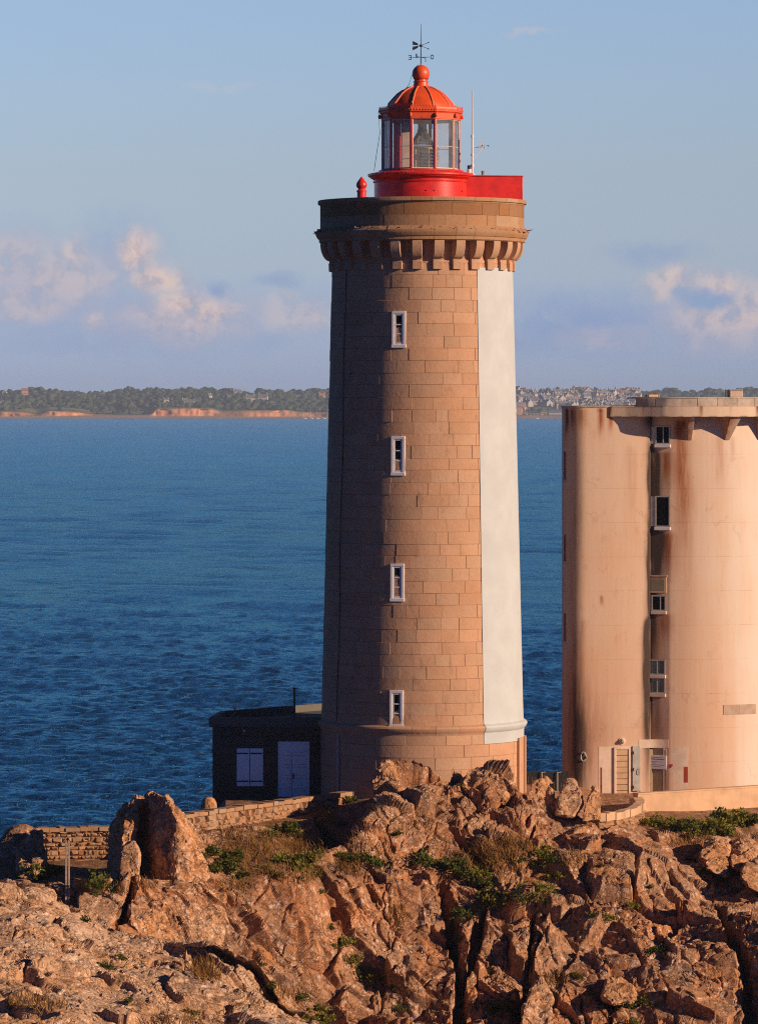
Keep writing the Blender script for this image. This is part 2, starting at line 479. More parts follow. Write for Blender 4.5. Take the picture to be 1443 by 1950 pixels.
def rock_mat(name, base, pale, red, lichen_amt=1.0, scale=1.0):
    m, g = mat(name)
    p = g.pos()
    w = g.vm('ADD', p, g.vm('SCALE', g.noise(p, 1.5 * scale, 3, .5, out=1), None, scale=.5))
    big = g.noise(w, .42 * scale, 6, .62); mid = g.noise(w, 2.4 * scale, 6, .68); fine = g.noise(p, 13 * scale, 5, .75)
    col = g.mix(g.step(big, .36, .64), base, red)
    col = g.mix(g.step(mid, .45, .72, 0, .8), col, g.mix(1, col, (.45, .40, .38), 'MULTIPLY'))
    # crusts of pale lichen, in rosettes
    v1 = g.vor(g.vm('ADD', p, g.vm('SCALE', g.noise(p, 9, 3, .6, out=1), None, scale=.12)), 4.2 * scale)
    patch = g.m('MULTIPLY', g.step(v1, .40, .28), g.step(g.noise(w, 1.1 * scale, 4, .6), .46, .56))
    col = g.mix(g.m('MULTIPLY', patch, .72 * lichen_amt), col, pale)
    v2 = g.vor(p, 11 * scale)
    spots = g.m('MULTIPLY', g.step(v2, .34, .26), g.step(g.noise(p, 2.3, 3, .6), .48, .60))
    col = g.mix(g.m('MULTIPLY', spots, .75 * lichen_amt), col, tuple(min(1, x * 1.25) for x in pale))
    og = g.m('MULTIPLY', g.step(g.noise(w, 1.9 * scale, 5, .7), .60, .72), g.step(g.noise(p, 6, 4), .42, .58))
    col = g.mix(g.m('MULTIPLY', og, .75), col, (.46, .135, .02))
    dk = g.step(g.noise(w, 3.7 * scale, 7, .75), .58, .74, 0, .75)
    col = g.mix(dk, col, (.045, .032, .024))
    col = g.mix(g.step(fine, .54, .68, 0, .78), col, (.06, .04, .032))
    grit = g.noise(p, 15 * scale, 4, .8)
    col = g.mix(g.step(grit, .56, .70, 0, .6), col, (.05, .035, .03)); col = g.mix(g.step(grit, .44, .34, 0, .35), col, pale)
    # hairline fractures
    e = g.vor(g.vm('ADD', g.vm('MULTIPLY', g.n('ShaderNodeVectorRotate', 0, {'Vector': p, 'Axis': (0, 1, 0), 'Angle': R(33)}), (1.5, 1.1, .5)), g.vm('SCALE', g.noise(p, 2.2, 4, .6, out=1), None, scale=.6)), 1.3 * scale, 'DISTANCE_TO_EDGE')
    ck = g.m('MULTIPLY', g.step(e, .028, .005), g.step(g.noise(p, .8, 3), .42, .58))
    e2 = g.vor(g.vm('ADD', p, g.vm('SCALE', g.noise(p, 6, 3, .6, out=1), None, scale=.25)), 5.5 * scale, 'DISTANCE_TO_EDGE')
    ck2 = g.m('MULTIPLY', g.step(e2, .06, .01), g.step(mid, .40, .55))
    col = g.mix(g.m('MULTIPLY', g.m('MAXIMUM', ck, g.m('MULTIPLY', ck2, .7)), .8), col, (.035, .025, .02))
    h = g.m('ADD', g.m('MULTIPLY', mid, .5), g.m('MULTIPLY', fine, .42))
    h = g.m('SUBTRACT', h, g.m('MULTIPLY', ck, .35)); h = g.m('SUBTRACT', h, g.m('MULTIPLY', ck2, .16))
    h = g.m('ADD', h, g.m('MULTIPLY', patch, .03))
    veg = g.attr('soil')
    soil = g.mix(g.step(g.noise(p, 7, 5, .7), .35, .7), (.15, .075, .03), (.23, .125, .05))
    col = g.mix(g.m('MULTIPLY', veg, g.step(g.noise(w, 1.8, 5, .6), .40, .55), clamp=True), col, soil)
    g.out(col, .95, g.bump(h, .8, .10), 0, .12)
    return m


M_ROCK = rock_mat('headland_rock', (.37, .208, .118), (.62, .46, .36), (.44, .19, .078))
M_SLOPE = rock_mat('lichened_rock', (.54, .355, .235), (.70, .52, .39), (.52, .29, .15), 1.1, 1.15)
M_BOULDER = rock_mat('boulder_rock', (.50, .29, .165), (.70, .51, .39), (.54, .26, .11), .9, 1.0)


def leaf_mat(name, a, b):
    m, g = mat(name)
    t = g.attr('tint', 'Color')
    col = g.mix(g.sep(t, 0), a, b)
    d = g.n('ShaderNodeBsdfDiffuse', 0, {0: col}); tl = g.n('ShaderNodeBsdfTranslucent', 0, {0: col})
    x = g.n('ShaderNodeMixShader', 0, {0: .3, 1: d, 2: tl})
    o = g.t.nodes.new('ShaderNodeOutputMaterial'); g.t.links.new(x, o.inputs[0])
    return m


M_LEAF = leaf_mat('fleshy_green_leaf', (.048, .068, .016), (.155, .16, .034))
M_LEAF_Y = leaf_mat('yellow_green_leaf', (.11, .115, .02), (.27, .235, .045))
M_GRASS = leaf_mat('dry_grass_blade', (.16, .075, .022), (.36, .20, .065))
M_FARTREE = leaf_mat('far_tree_leaf', (.035, .062, .042), (.105, .135, .075))

# ------------------------------------------------------------------ camera, light, sky, air
cam = bpy.data.cameras.new('camera'); co = bpy.data.objects.new('camera', cam); COL.objects.link(co)
co.location = (0, 0, EYE); co.rotation_euler = (R(90), 0, 0)
cam.sensor_fit = 'VERTICAL'; cam.sensor_height = 24; cam.lens = 24 * F / 1950
cam.shift_y = -(975 - HY) / 1950; cam.clip_start = 1; cam.clip_end = 60000
SC.camera = co

SUN_EL, SUN_AZ = 18.0, 115.0       # azimuth clockwise from the view direction
sd = Vector((math.sin(R(SUN_AZ)) * math.cos(R(SUN_EL)), math.cos(R(SUN_AZ)) * math.cos(R(SUN_EL)), math.sin(R(SUN_EL))))
sl = bpy.data.lights.new('sun', 'SUN'); sl.energy = 5.0; sl.angle = R(.5); sl.color = (1, .73, .50)
so = bpy.data.objects.new('sun', sl); COL.objects.link(so); so.location = (60, -20, 80)
so.rotation_euler = sd.to_track_quat('Z', 'Y').to_euler()

world = bpy.data.worlds.new('World'); SC.world = world; world.use_nodes = True
g = G(world.node_tree)
sky = g.n('ShaderNodeTexSky', 0, None, sky_type='NISHITA', sun_disc=False, sun_elevation=R(SUN_EL), sun_rotation=R(SUN_AZ), air_density=1.0, dust_density=.6, ozone_density=2.0)
d = g.n('ShaderNodeTexCoord', 0)
dx, dy, dz = g.sep(d, 0), g.sep(d, 1), g.sep(d, 2)
el = g.m('MULTIPLY', g.m('ARCSINE', dz), 180 / math.pi)
# the air near the horizon is pale and rosy, higher up blue and much deeper
fac = g.step(el, 0, 40, 0, 1, 'LINEAR')
SKY_STOPS = [(0, (.90, 1.22, 2.70)), (.0035, (.88, 1.20, 2.60)), (.0195, (.84, 1.07, 2.18)), (.046, (.86, .99, 1.64)), (.073, (.91, .96, 1.40)), (.10, (.93, 1.0, 1.41)), (.129, (.95, 1.02, 1.42)), (.19, (.88, 1.02, 1.42)), (.32, (.75, .93, 1.40)), (.6, (.42, .56, .90)), (1, (.15, .22, .40))]
grade = g.mix(1, sky, g.vm('SCALE', g.ramp(fac, [(p, tuple(x / 3 for x in c)) for p, c in SKY_STOPS]), None, scale=3.0), 'MULTIPLY')
NISH = .1


def cl(*c):
    return tuple(x / NISH for x in c)


# --- clouds: lumps of noise where the banks stand, as angles on the sky
az = g.m('MULTIPLY', g.m('ARCTAN2', dx, dy), 180 / math.pi)
A2 = g.n('ShaderNodeCombineXYZ', 0, {0: az, 1: el, 2: 0.0})
wv = g.noise(A2, 2.2, 5, .6, out=1)
A3 = g.vm('ADD', A2, g.vm('SCALE', g.vm('SUBTRACT', wv, (.5, .5, .5)), None, scale=.42))
lump = g.noise(A3, 3.1, 6, .6)


def deg(px, py):
    return math.degrees(math.atan2(px - CX, F)), math.degrees(math.atan2(HY - py, math.hypot(F, px - CX)))


def bank(spots):
    """soft union of ellipses (photo px centre, radii, weight)"""
    tot = None
    for px, py, rx, ry, w in spots:
        a, e = deg(px, py)
        k = math.degrees(1 / F)
        v = g.vm('MULTIPLY', g.vm('SUBTRACT', A3, (a, e, 0)), (1 / (rx * k), 1 / (ry * k), 0))
        s = g.step(g.vm('LENGTH', v, None, 1), 1.25, .10, 0, w)
        tot = s if tot is None else g.m('MAXIMUM', tot, s)
    return tot


shade = bank([(80, 560, 260, 120, .75), (300, 610, 260, 90, .8), (30, 480, 110, 80, .55), (220, 500, 120, 110, .6), (420, 548, 36, 26, .9), (530, 535, 60, 22, .65), (600, 590, 70, 60, .45),
              (1100, 620, 260, 75, .95), (1350, 610, 200, 90, .8), (1240, 485, 110, 34, .55), (1350, 565, 90, 40, 1.0), (980, 640, 160, 60, .8), (480, 640, 120, 40, .4), (200, 650, 300, 40, .5)])
lit = bank([(262, 480, 55, 50, 1.0), (300, 530, 75, 45, .95), (345, 575, 70, 40, .9), (400, 590, 75, 36, .85), (150, 490, 40, 60, .6), (180, 530, 70, 30, .5), (20, 560, 80, 40, .5), (180, 605, 30, 34, .5), (600, 605, 40, 25, .5), (550, 565, 30, 20, .4),
            (1290, 535, 70, 32, .75), (1370, 545, 60, 36, .8), (1430, 570, 60, 46, .6), (1400, 610, 110, 40, .75), (1300, 595, 50, 24, .45), (1010, 62, 60, 8, .25), (420, 165, 120, 12, .12), (110, 530, 150, 80, .55), (350, 600, 170, 66, .6), (1385, 600, 150, 80, .65), (20, 500, 100, 80, .5), (560, 595, 110, 44, .42), (1260, 545, 60, 40, .6), (60, 590, 110, 36, .5), (1150, 640, 110, 30, .3)])
hole = bank([(1345, 568, 60, 22, .8), (320, 497, 34, 22, .6), (240, 575, 70, 22, .5), (418, 550, 26, 20, .8)])
soft = g.step(lump, .22, .46)
rear = g.step(g.m('ABSOLUTE', az), 22, 60)          # unseen sky to the sides and rear, dimmed and blued to deepen shade
grade = g.mix(rear, grade, g.mix(1, grade, (.11, .25, .50), 'MULTIPLY'))
grade = g.mix(g.m('MULTIPLY', shade, g.step(lump, .22, .55, .35, 1)), grade, cl(.262, .352, .565))
litf = g.m('MULTIPLY', g.m('MULTIPLY', lit, soft), g.m('SUBTRACT', 1, hole, clamp=True))
grade = g.mix(litf, grade, g.mix(g.step(lump, .34, .60), cl(.44, .40, .47), cl(.74, .57, .51)))
bk = bank([(1340, 566, 62, 22, 1.0)])
grade = g.mix(g.m('MULTIPLY', bk, .75), grade, cl(.25, .36, .56))
# scattered cloud over the rest of the sky, so that the light is not that of a bare gradient
hi = g.step(g.noise(g.vm('MULTIPLY', d, (1, 1, 3)), 2.6, 6, .6), .52, .72, 0, .5)
grade = g.mix(g.m('MULTIPLY', hi, g.step(el, 7, 14)), grade, g.mix(1, grade, (1.9, 1.6, 1.4), 'MULTIPLY'))
bg = g.n('ShaderNodeBackground', 0, {0: grade, 1: NISH * .84})
o = world.node_tree.nodes.new('ShaderNodeOutputWorld'); world.node_tree.links.new(bg, o.inputs[0])

vs_ = SC.view_settings
vs_.view_transform = 'Standard'; vs_.look = 'None'; vs_.exposure = 0.28; vs_.gamma = 1.0
SC.cycles.use_denoising = False; SC.cycles.pixel_filter_type = 'BLACKMAN_HARRIS'; SC.cycles.filter_width = 1.1
SC.cycles.sample_clamp_indirect = .8; SC.cycles.use_adaptive_sampling = False; SC.cycles.caustics_reflective = False; SC.cycles.caustics_refractive = False; SC.cycles.sample_clamp_direct = 2.0; SC.cycles.max_bounces = 8; SC.cycles.transparent_max_bounces = 24; SC.cycles.volume_bounces = 0

# ------------------------------------------------------------------ the lighthouse
LX, LY, LZ = 1.64, 170.0, 9.0           # axis and foot


def lz(py, depth=166.2):                # height above the foot of a feature seen on the near side
    return EYE + (HY - py) * depth / F - LZ


def rt(z):                              # radius of the shaft; z above the foot
    t = (z - 3.9) / (21.05 - 3.9)
    return 3.83 - .40 * t if t > 0 else 3.85


LH = thing('lighthouse', 'tall round granite lighthouse with white painted stripe and red domed lantern', 'lighthouse', (LX, LY, LZ))
# shaft, in courses of granite
mb = MB()
zs = [0.0]
while zs[-1] < 3.4: zs.append(zs[-1] + .455)
zs[-1] = 3.6
masonry_round(mb, zs, rt, 1.15, 3)
zs = [3.85]
n_ = 40
for k in range(n_): zs.append(3.85 + (22.1 - 3.85) * (k + 1) / n_ + rnd.uniform(-.02, .02))
masonry_round(mb, zs, rt, .84, 4, jit=.009, gap=.009)
mb.build('tower_shaft', M_STONE, LH, sharp=30)


def swept(name, prof, seg_deg, mats, seed, p0=-180, p1=180, gap=.16, parent=LH, gtop=None, jit=.0):
    """a moulding laid in curved stones"""
    q = random.Random(seed); mb = MB(); a = p0
    while a < p1 - .5:
        w = seg_deg * q.uniform(.85, 1.15); b = min(a + w, p1)
        o = q.uniform(-jit, jit)
        mb.ring([(r + o, z + o * .6) for r, z in prof], max(2, int(w / 2)), a + gap, b - gap, (min(1, max(0, q.gauss(.5, .2))), q.random(), q.random() if gtop is None else gtop))
        a = b
    return mb.build(name, mats, parent, sharp=32)


swept('string_course', [(3.6, 3.56), (3.86, 3.56), (3.875, 3.62), (3.91, 3.66), (3.965, 3.74), (3.98, 3.81), (3.95, 3.87), (3.84, 3.93), (3.6, 3.93)], 15, M_STONE, 11, gap=.05)
# whitewashed stripe: a skin of paint over shaft and moulding
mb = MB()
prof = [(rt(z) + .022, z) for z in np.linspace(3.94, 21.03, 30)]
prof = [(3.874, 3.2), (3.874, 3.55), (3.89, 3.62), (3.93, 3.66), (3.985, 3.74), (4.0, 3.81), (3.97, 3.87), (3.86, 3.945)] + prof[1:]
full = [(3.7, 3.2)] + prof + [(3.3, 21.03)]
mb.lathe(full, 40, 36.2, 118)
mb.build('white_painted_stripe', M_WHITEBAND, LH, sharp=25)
# door jamb of the side entrance
mb = MB()
for p0_, p1_, o_, z1_ in ((67.5, 70.5, .10, 3.3), (70.5, 80, .045, 3.3), (80, 90, .11, 3.3)):
    mb.ring([(3.7, .3), (3.85 + o_, .3), (3.85 + o_, z1_), (3.7, z1_)], 6, p0_, p1_ - .2, (.5, .4, .5))
mb.build('side_doorway', M_STONE, LH)

# brackets under the gallery
zb, zt = 20.95, 22.02
prof = [(3.30, zb), (3.545, zb), (3.555, zb + .30), (3.52, zb + .33), (3.535, zb + .37)]
for k in range(9):
    t = k / 8 * math.pi / 2
    prof.append((3.535 + .335 * math.sin(t) ** .9, zb + .40 + .62 * (1 - math.cos(t)) ** .85))
prof += [(3.87, zt), (3.30, zt)]
mb = MB(); hw = .185
vs = [(-hw, -r, z) for r, z in prof] + [(hw, -r, z) for r, z in prof]; k_ = len(prof)
mb.add(vs, [tuple(range(k_)), tuple(range(2 * k_ - 1, k_ - 1, -1))] + [(i, i + k_, (i + 1) % k_ + k_, (i + 1) % k_) for i in range(k_)], (.5, .4, .5))
br0 = mb.build('bracket', M_STONE, LH, sharp=25, bevel=.014)
N_BR = 29
for k in range(N_BR):
    o = br0 if k == 0 else br0.copy()
    if k:
        me = br0.data.copy(); o.data = me
        tv = (min(1, max(0, rnd.gauss(.5, .25))), rnd.random(), .5, 1)
        me.attributes['tint'].data.foreach_set('color', np.tile(np.array(tv, np.float32), len(me.polygons)))
        COL.objects.link(o); o.parent = LH
    o.rotation_euler = (0, 0, R(-3.4 + k * 360 / N_BR))

cornice = [(3.3, zt), (3.86, zt), (3.92, zt + .04), (3.93, zt + .15), (3.97, zt + .17), (4.03, zt + .27), (4.05, zt + .33), (4.05, zt + .40), (4.02, zt + .42), (3.90, zt + .55), (3.3, zt + .55)]
swept('gallery_cornice', cornice, 12.5, M_PARAPET, 21, gap=.09, jit=.012)
# broken mortar and moss along the top of the cornice
mb = MB(); q = random.Random(5)
for k in range(150):
    a = q.uniform(-110, 110); r = 3.93 + q.uniform(-.02, .08); s = q.uniform(.03, .10)
    c = Vector((r * math.sin(R(a)), -r * math.cos(R(a)), zt + .50 - (r - 3.9) * 1.1 + q.uniform(-.03, .03)))
    vs = [tuple(c + Vector((q.gauss(0, 1) * s * 1.3, q.gauss(0, 1) * s * .6, q.gauss(0, 1) * s * .5))) for _ in range(7)]
    mb.add(vs, [(0, 1, 2), (0, 2, 3), (0, 3, 4), (1, 2, 5), (2, 3, 6), (4, 0, 6)], (.8, .9, .5))
mb.build('crumbled_mortar', M_PARAPET, LH, sharp=0)

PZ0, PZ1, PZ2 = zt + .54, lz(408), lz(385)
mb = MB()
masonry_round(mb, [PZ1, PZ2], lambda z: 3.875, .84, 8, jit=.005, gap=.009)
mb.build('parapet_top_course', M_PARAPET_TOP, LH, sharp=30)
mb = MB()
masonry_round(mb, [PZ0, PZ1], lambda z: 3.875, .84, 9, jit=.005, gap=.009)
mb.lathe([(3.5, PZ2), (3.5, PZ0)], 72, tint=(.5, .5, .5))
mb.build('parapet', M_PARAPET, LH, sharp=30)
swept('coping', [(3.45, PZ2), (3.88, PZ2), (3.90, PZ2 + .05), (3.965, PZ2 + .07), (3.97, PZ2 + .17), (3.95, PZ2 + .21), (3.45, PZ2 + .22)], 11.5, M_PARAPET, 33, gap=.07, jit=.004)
GZ = PZ2 - .35
mb = MB(); mb.lathe([(0.05, GZ), (3.52, GZ)], 64); mb.build('gallery_deck', M_PARAPET, LH)

# cable and rain pipe down the shaded side
mb = MB()
def on(phi, z, d=0.0, rr=None):
    r = (rt(z) if rr is None else rr) + d
    return Vector((r * math.sin(R(phi)), -r * math.cos(R(phi)), z))
mb.tube([on(-56.5 + .5 * math.sin(z), z, .03) for z in np.linspace(4.0, 21.0, 30)], .017, 6)
mb.build('lightning_conductor', M_IRON, LH)
mb = MB(); mb.tube([on(-54.3, .2, .07), on(-54.3, 3.5, .07)], .042, 10)
for z in (.9, 2.0, 3.1): mb.tube([on(-54.3, z - .03, .07), on(-54.3, z + .03, .07)], .055, 10)
mb.build('rain_pipe', M_GREYPIPE, LH)


def frame_at(phi, r, z, tilt=0.0):
    """x along the wall to the right, y into the wall, z up"""
    n = Vector((math.sin(R(phi)), -math.cos(R(phi)), 0))
    t = Vector((math.cos(R(phi)), math.sin(R(phi)), 0))
    u = Vector((0, 0, 1))
    M = Matrix(((t.x, -n.x, u.x, n.x * r), (t.y, -n.y, u.y, n.y * r), (t.z, -n.z, u.z, z), (0, 0, 0, 1)))
    return M


for y0, y1 in ((592, 662), (831, 906), (1074, 1146), (1315, 1386)):
    z0, z1 = lz(y1), lz(y0)
    Mw = frame_at(-15.0, rt((z0 + z1) / 2), 0)
    hw = .265
    mb = MB(); mb.M = Mw           # stone surround, painted
    mb.box(-hw, -hw + .10, -.030, .10, z0 + .12, z1 - .10); mb.box(hw - .10, hw, -.030, .10, z0 + .12, z1 - .10)
    mb.box(-hw, hw, -.033, .10, z1 - .10, z1)
    mb.box(-hw - .015, hw + .015, -.050, .10, z0, z0 + .12)
    fr = mb.build('window', M_WINWHITE, LH, sharp=30, bevel=.008)
    mb = MB(); mb.M = Mw
    a0, a1, b0, b1 = -hw + .10, hw - .10, z0 + .12, z1 - .10
    s = .055
    mb.box(a0, a0 + s, -.016, .06, b0, b1); mb.box(a1 - s, a1, -.016, .06, b0, b1)
    mb.box(a0 + s, a1 - s, -.015, .06, b1 - s, b1); mb.box(a0 + s, a1 - s, -.017, .06, b0, b0 + s + .02)
    hh = (b1 - b0 - 2 * s) / 3
    for k in (1, 2): mb.box(a0 + s, a1 - s, -.013, .06, b0 + s + hh * k - .022, b0 + s + hh * k + .022)
    mb.build('sash', M_WINWHITE, fr, sharp=30)
    mb = MB(); mb.M = Mw; mb.box(a0 + .01, a1 - .01, .004, .05, b0 + .01, b1 - .01); mb.build('glass', M_WINGLASS, fr, sharp=0)

# ---- lantern
OX = -.045                                # the lantern stands a touch left of the shaft's axis in the picture
TL = Matrix.Translation((OX, 0, 0))
def za(py): return EYE + (HY - py) * .02 - LZ
mb = MB(); mb.M = TL
LB = [(1.2, GZ), (1.78, GZ), (1.78, za(349)), (1.82, za(348.5)), (1.83, za(346)), (1.79, za(345.5)), (1.79, za(344)), (1.86, za(341)), (1.93, za(339.5)), (1.945, za(338)), (2.00, za(337)), (2.02, za(335.5)), (2.02, za(333)), (1.99, za(331.6)), (1.62, za(327.5)), (1.60, za(325)), (1.2, za(325))]
mb.lathe(LB, 96)
for a in (-35, 6.5, 16.5, 60):
    mb.M = TL @ frame_at(a, 1.785, za(366)); mb.tube([(0, -.03, 0), (0, .02, 0)], .028, 8)
mb.M = TL
for k in range(40):
    a = k * 9 + 2; mb.M = TL @ frame_at(a, 2.0, za(332.5)); mb.box(-.006, .006, -.025, .06, -.05, .012)
mb.build('lantern_base', M_RED, LH, sharp=28)
NV = 10; V0 = -15.0
GB, GT, GR = za(324.5), za(229), 1.475
vang = [V0 + 36 * k for k in range(NV)]
def vp(k, r, z): a = R(vang[k % NV]); return Vector((OX + r * math.sin(a), -r * math.cos(a), z))
for k in range(NV):
    mb = MB(); a = vang[k]
    mb.M = TL @ frame_at(a, GR, 0); mb.box(-.03, .03, -.03, .06, GB, GT)
    mu = mb.build('mullion', M_RED if k in (0, 1, 9) else M_MULLION, LH, sharp=30, bevel=.006)
    mb = MB()
    for s_ in (0, 1):
        p, q_ = vp(k, GR - .015, 0), vp(k + 1, GR - .015, 0)
        t = (q_ - p).normalized(); A = p + t * .05 if s_ == 0 else q_ - t * .05
        mb.tube([A + Vector((0, 0, GB + .02)), A + Vector((0, 0, GT - .02))], .022, 6)
    for zz in (GB + .03, (GB + GT) / 2 - .10, GT - .03):
        mb.tube([vp(k, GR - .02, zz), vp(k + 1, GR - .02, zz)], .011 if GB + .1 < zz < GT - .1 else .026, 6)
    mb.build('astragal', M_PALEBAR, LH, sharp=40)
    mb = MB(); p, q_ = vp(k, GR - .03, 0), vp(k + 1, GR - .03, 0)
    mb.add([(p.x, p.y, GB), (q_.x, q_.y, GB), (q_.x, q_.y, GT), (p.x, p.y, GT)], [(0, 1, 2, 3)])
    pn = mb.build('pane', M_PANE_ROSE if k == 8 else M_PANE, LH, sharp=0, recalc=False)
    pn['label'] = 'rosy pane on the shaded side' if k == 8 else 'clear glass pane'
# red sector screen and pale inner lining behind the front-left pane
mb = MB()
def arc_sheet(mb, r, a0, a1, z0, z1, n=10, th=.02):
    mb.M = TL; mb.ring([(r, z0), (r + th, z0), (r + th, z1), (r, z1)], n, a0, a1); mb.M = Matrix.Identity(4)
mb.M = TL
mb.extrude([(-1.03, -.52), (-.76, -.37), (-.77, -.35), (-1.04, -.50)], GB, GT - .08, 'z')
mb.build('red_sector_screen', M_PANE_RED, LH, sharp=0)
mb = MB(); mb.M = TL; mb.extrude([(-.745, -.72), (-.40, -.60), (-.41, -.58), (-.755, -.70)], GB, GT - .10, 'z'); mb.build('pale_screen', M_PALE_CLOTH, LH, sharp=0)
mb = MB()
mb.M = TL @ Matrix.Rotation(R(V0), 4, 'Z')
def poly_ring(mb, prof, n=NV):
    k = len(prof); vs = []; fs = []
    for j in range(n):
        a = 2 * math.pi * j / n
        for r, z in prof: vs.append((r * math.sin(a), -r * math.cos(a), z))
    for j in range(n):
        b = (j + 1) % n
        for i in range(k): fs.append((j * k + i, b * k + i, b * k + (i + 1) % k, j * k + (i + 1) % k))
    mb.add(vs, fs)
poly_ring(mb, [(1.30, GT - .02), (1.52, GT - .02), (1.53, GT + .20), (1.56, GT + .24), (1.60, GT + .26), (1.615, GT + .36), (1.60, GT + .43), (1.30, GT + .43)])
gut = mb.build('gutter', M_DOME, LH, sharp=25)
mb = MB()
for k in range(NV):
    # small drip heads at the corners and leaf cresting along each edge
    a = vang[k]; c = vp(k, 1.575, GT + .12)
    mb.M = Matrix.Translation(c); mb.lathe([(0.0, -.085), (.045, -.07), (.06, -.02), (.05, .05), (.02, .09), (0.0, .10)], 8)
    mb.M = Matrix.Identity(4)
    p, q_ = vp(k, 1.60, GT + .43), vp(k + 1, 1.60, GT + .43); L = (q_ - p).length; t = (q_ - p) / L
    nn = Vector((t.y, -t.x, 0))
    for j in range(9):
        c = p + t * (L * (j + .5) / 9)
        mb.add([tuple(c - t * .045 - nn * .01), tuple(c + t * .045 - nn * .01), tuple(c + t * .028 + Vector((0, 0, .05)) + nn * .006), tuple(c + Vector((0, 0, .075)) + nn * .01), tuple(c - t * .028 + Vector((0, 0, .05)) + nn * .006)], [(0, 1, 2, 3, 4)])
        c2 = p + t * (L * (j + .5) / 9) + nn * .018 + Vector((0, 0, -.10))
        mb.M = Matrix.Translation(c2); mb.lathe([(0, -.022), (.022, -.01), (.022, .01), (0, .022)], 6); mb.M = Matrix.Identity(4)
mb.build('gutter_cresting', M_DOME, gut, sharp=30)
DP = [(1.30, GT + .40), (1.285, GT + .46), (1.23, GT + .62), (1.07, GT + .80), (.90, GT + .98), (.70, GT + 1.12), (.52, GT + 1.21), (.38, GT + 1.26)]
mb = MB(); mb.M = TL @ Matrix.Rotation(R(V0), 4, 'Z')
kk = len(DP); vs = []; fs = []
NS = 60
for j in range(NS):
    a = 2 * math.pi * j / NS
    th = (j % 6) / 6 * R(36) - R(18)
    fl = math.cos(R(18)) / math.cos(th) * .45 + .55          # half way between flat facets and round
    for r, z in DP: vs.append((r * fl * math.sin(a), -r * fl * math.cos(a), z))
for j in range(NS):
    b = (j + 1) % NS
    for i in range(kk - 1): fs.append((j * kk + i, b * kk + i, b * kk + i + 1, j * kk + i + 1))
mb.add(vs, fs)
dome = mb.build('dome', M_DOME, LH, sharp=30)
for k in range(NV):
    mb = MB(); a = R(vang[k])
    mb.tube([(OX + (r * .995 + .012) * math.sin(a), -(r * .995 + .012) * math.cos(a), z + .008) for r, z in DP], .030, 6)
    mb.build('dome_rib', M_RIB, dome, sharp=50)
mb = MB(); mb.M = TL
z0 = za(167)
BP = [(.46, z0 - .06), (.38, z0 - .02), (.30, z0 + .05), (.275, z0 + .14), (.27, z0 + .20), (.30, z0 + .215), (.30, z0 + .235), (.255, z0 + .25), (.245, z0 + .31)]
zc = za(140.5); rb = .335
for k in range(17):
    t = -math.pi * .5 * .58 + (math.pi * .5 * .58 + math.pi / 2 * .96) * k / 16
    BP.append((rb * math.cos(t), zc + rb * math.sin(t)))
BP += [(.035, zc + rb + .05), (.0, zc + rb + .055)]
mb.lathe(BP, 40)
for k in range(22):
    for row in (0, 1):
        t = R(-33 - 9 * row); a = (k + .5 * row) * 360 / 22
        c = Vector((rb * math.cos(t) * math.sin(R(a)), -rb * math.cos(t) * math.cos(R(a)), zc + rb * math.sin(t)))
        mb.M = TL @ Matrix.Translation(c); mb.lathe([(0, -.017), (.017, 0), (0, .017)], 6, mi=1)
mb.build('ball_ventilator', [M_DOME, M_DARKHOLE], LH, sharp=30)
# conductor wire from the ball down the shaded side
mb = MB()
w0 = Vector((OX - .12, -.05, zc + rb + .01)); wp = [w0, Vector((OX - .36, -.1, zc - .1)), Vector((OX - .46, -.15, zc - .42)), Vector((OX - .72, -.2, zc - .78)), Vector((OX - 1.05, -.2, zc - 1.2)), Vector((OX - 1.62, -.1, GT + .3)), Vector((OX - 1.56, -.1, GT - .5)), Vector((OX - 1.66, -.1, GT - 1.1)), Vector((OX - 1.78, -.1, GB - .02))]
mb.tube(wp, .010, 5); mb.build('conductor_wire', M_IRON, LH)

# ---- the lens inside
LENS = bpy.data.objects.new('fresnel_lens', None); COL.objects.link(LENS); LENS.parent = LH; LENS.location = (OX, 0, 0)
lx = .05
mb = MB(); mb.M = Matrix.Translation((lx, 0, 0))
zl0, zl1, zl2 = GB + .05, GB + .82, GB + 1.50
n_r = 11
for k in range(n_r):
    t = k / (n_r - 1); z = zl1 + .03 + (zl2 - zl1 - .05) * t; r = .56 - .44 * t ** .9
    mb.ring([(r, z), (r + .05, z - .012), (r + .035, z + .034)], 40, -180, 180)
for k in range(6):
    z = zl0 + .06 + k * .125; r = .57 + .035 * math.sin(math.pi * (k + .5) / 6)
    mb.ring([(r - .03, z), (r + .035, z + .02), (r + .035, z + .095), (r - .03, z + .115)], 40, -180, 180)
mb.build('prism_rings', M_PRISM, LENS, sharp=30)
mb = MB(); mb.M = Matrix.Translation((lx, 0, 0))
for a in range(22, 382, 45):
    s_, c_ = math.sin(R(a)), -math.cos(R(a))
    mb.tube([(.62 * s_, .62 * c_, zl0), (.62 * s_, .62 * c_, zl1), (.36 * s_, .36 * c_, (zl1 + zl2) / 2 + .02), (.15 * s_, .15 * c_, zl2)], .018, 6)
mb.ring([(.55, zl1 - .015), (.64, zl1 - .015), (.64, zl1 + .022), (.55, zl1 + .022)], 40, -180, 180)
mb.ring([(.45, zl0 - .05), (.66, zl0 - .05), (.66, zl0 + .02), (.45, zl0 + .02)], 40, -180, 180)
mb.lathe([(.0, zl2 - .02), (.19, zl2 - .02), (.19, zl2 + .05), (.165, zl2 + .07), (.165, GT - .12), (.30, GT - .10), (.30, GT)], 24)
mb.build('lens_frame', M_BRASS, LENS, sharp=30)
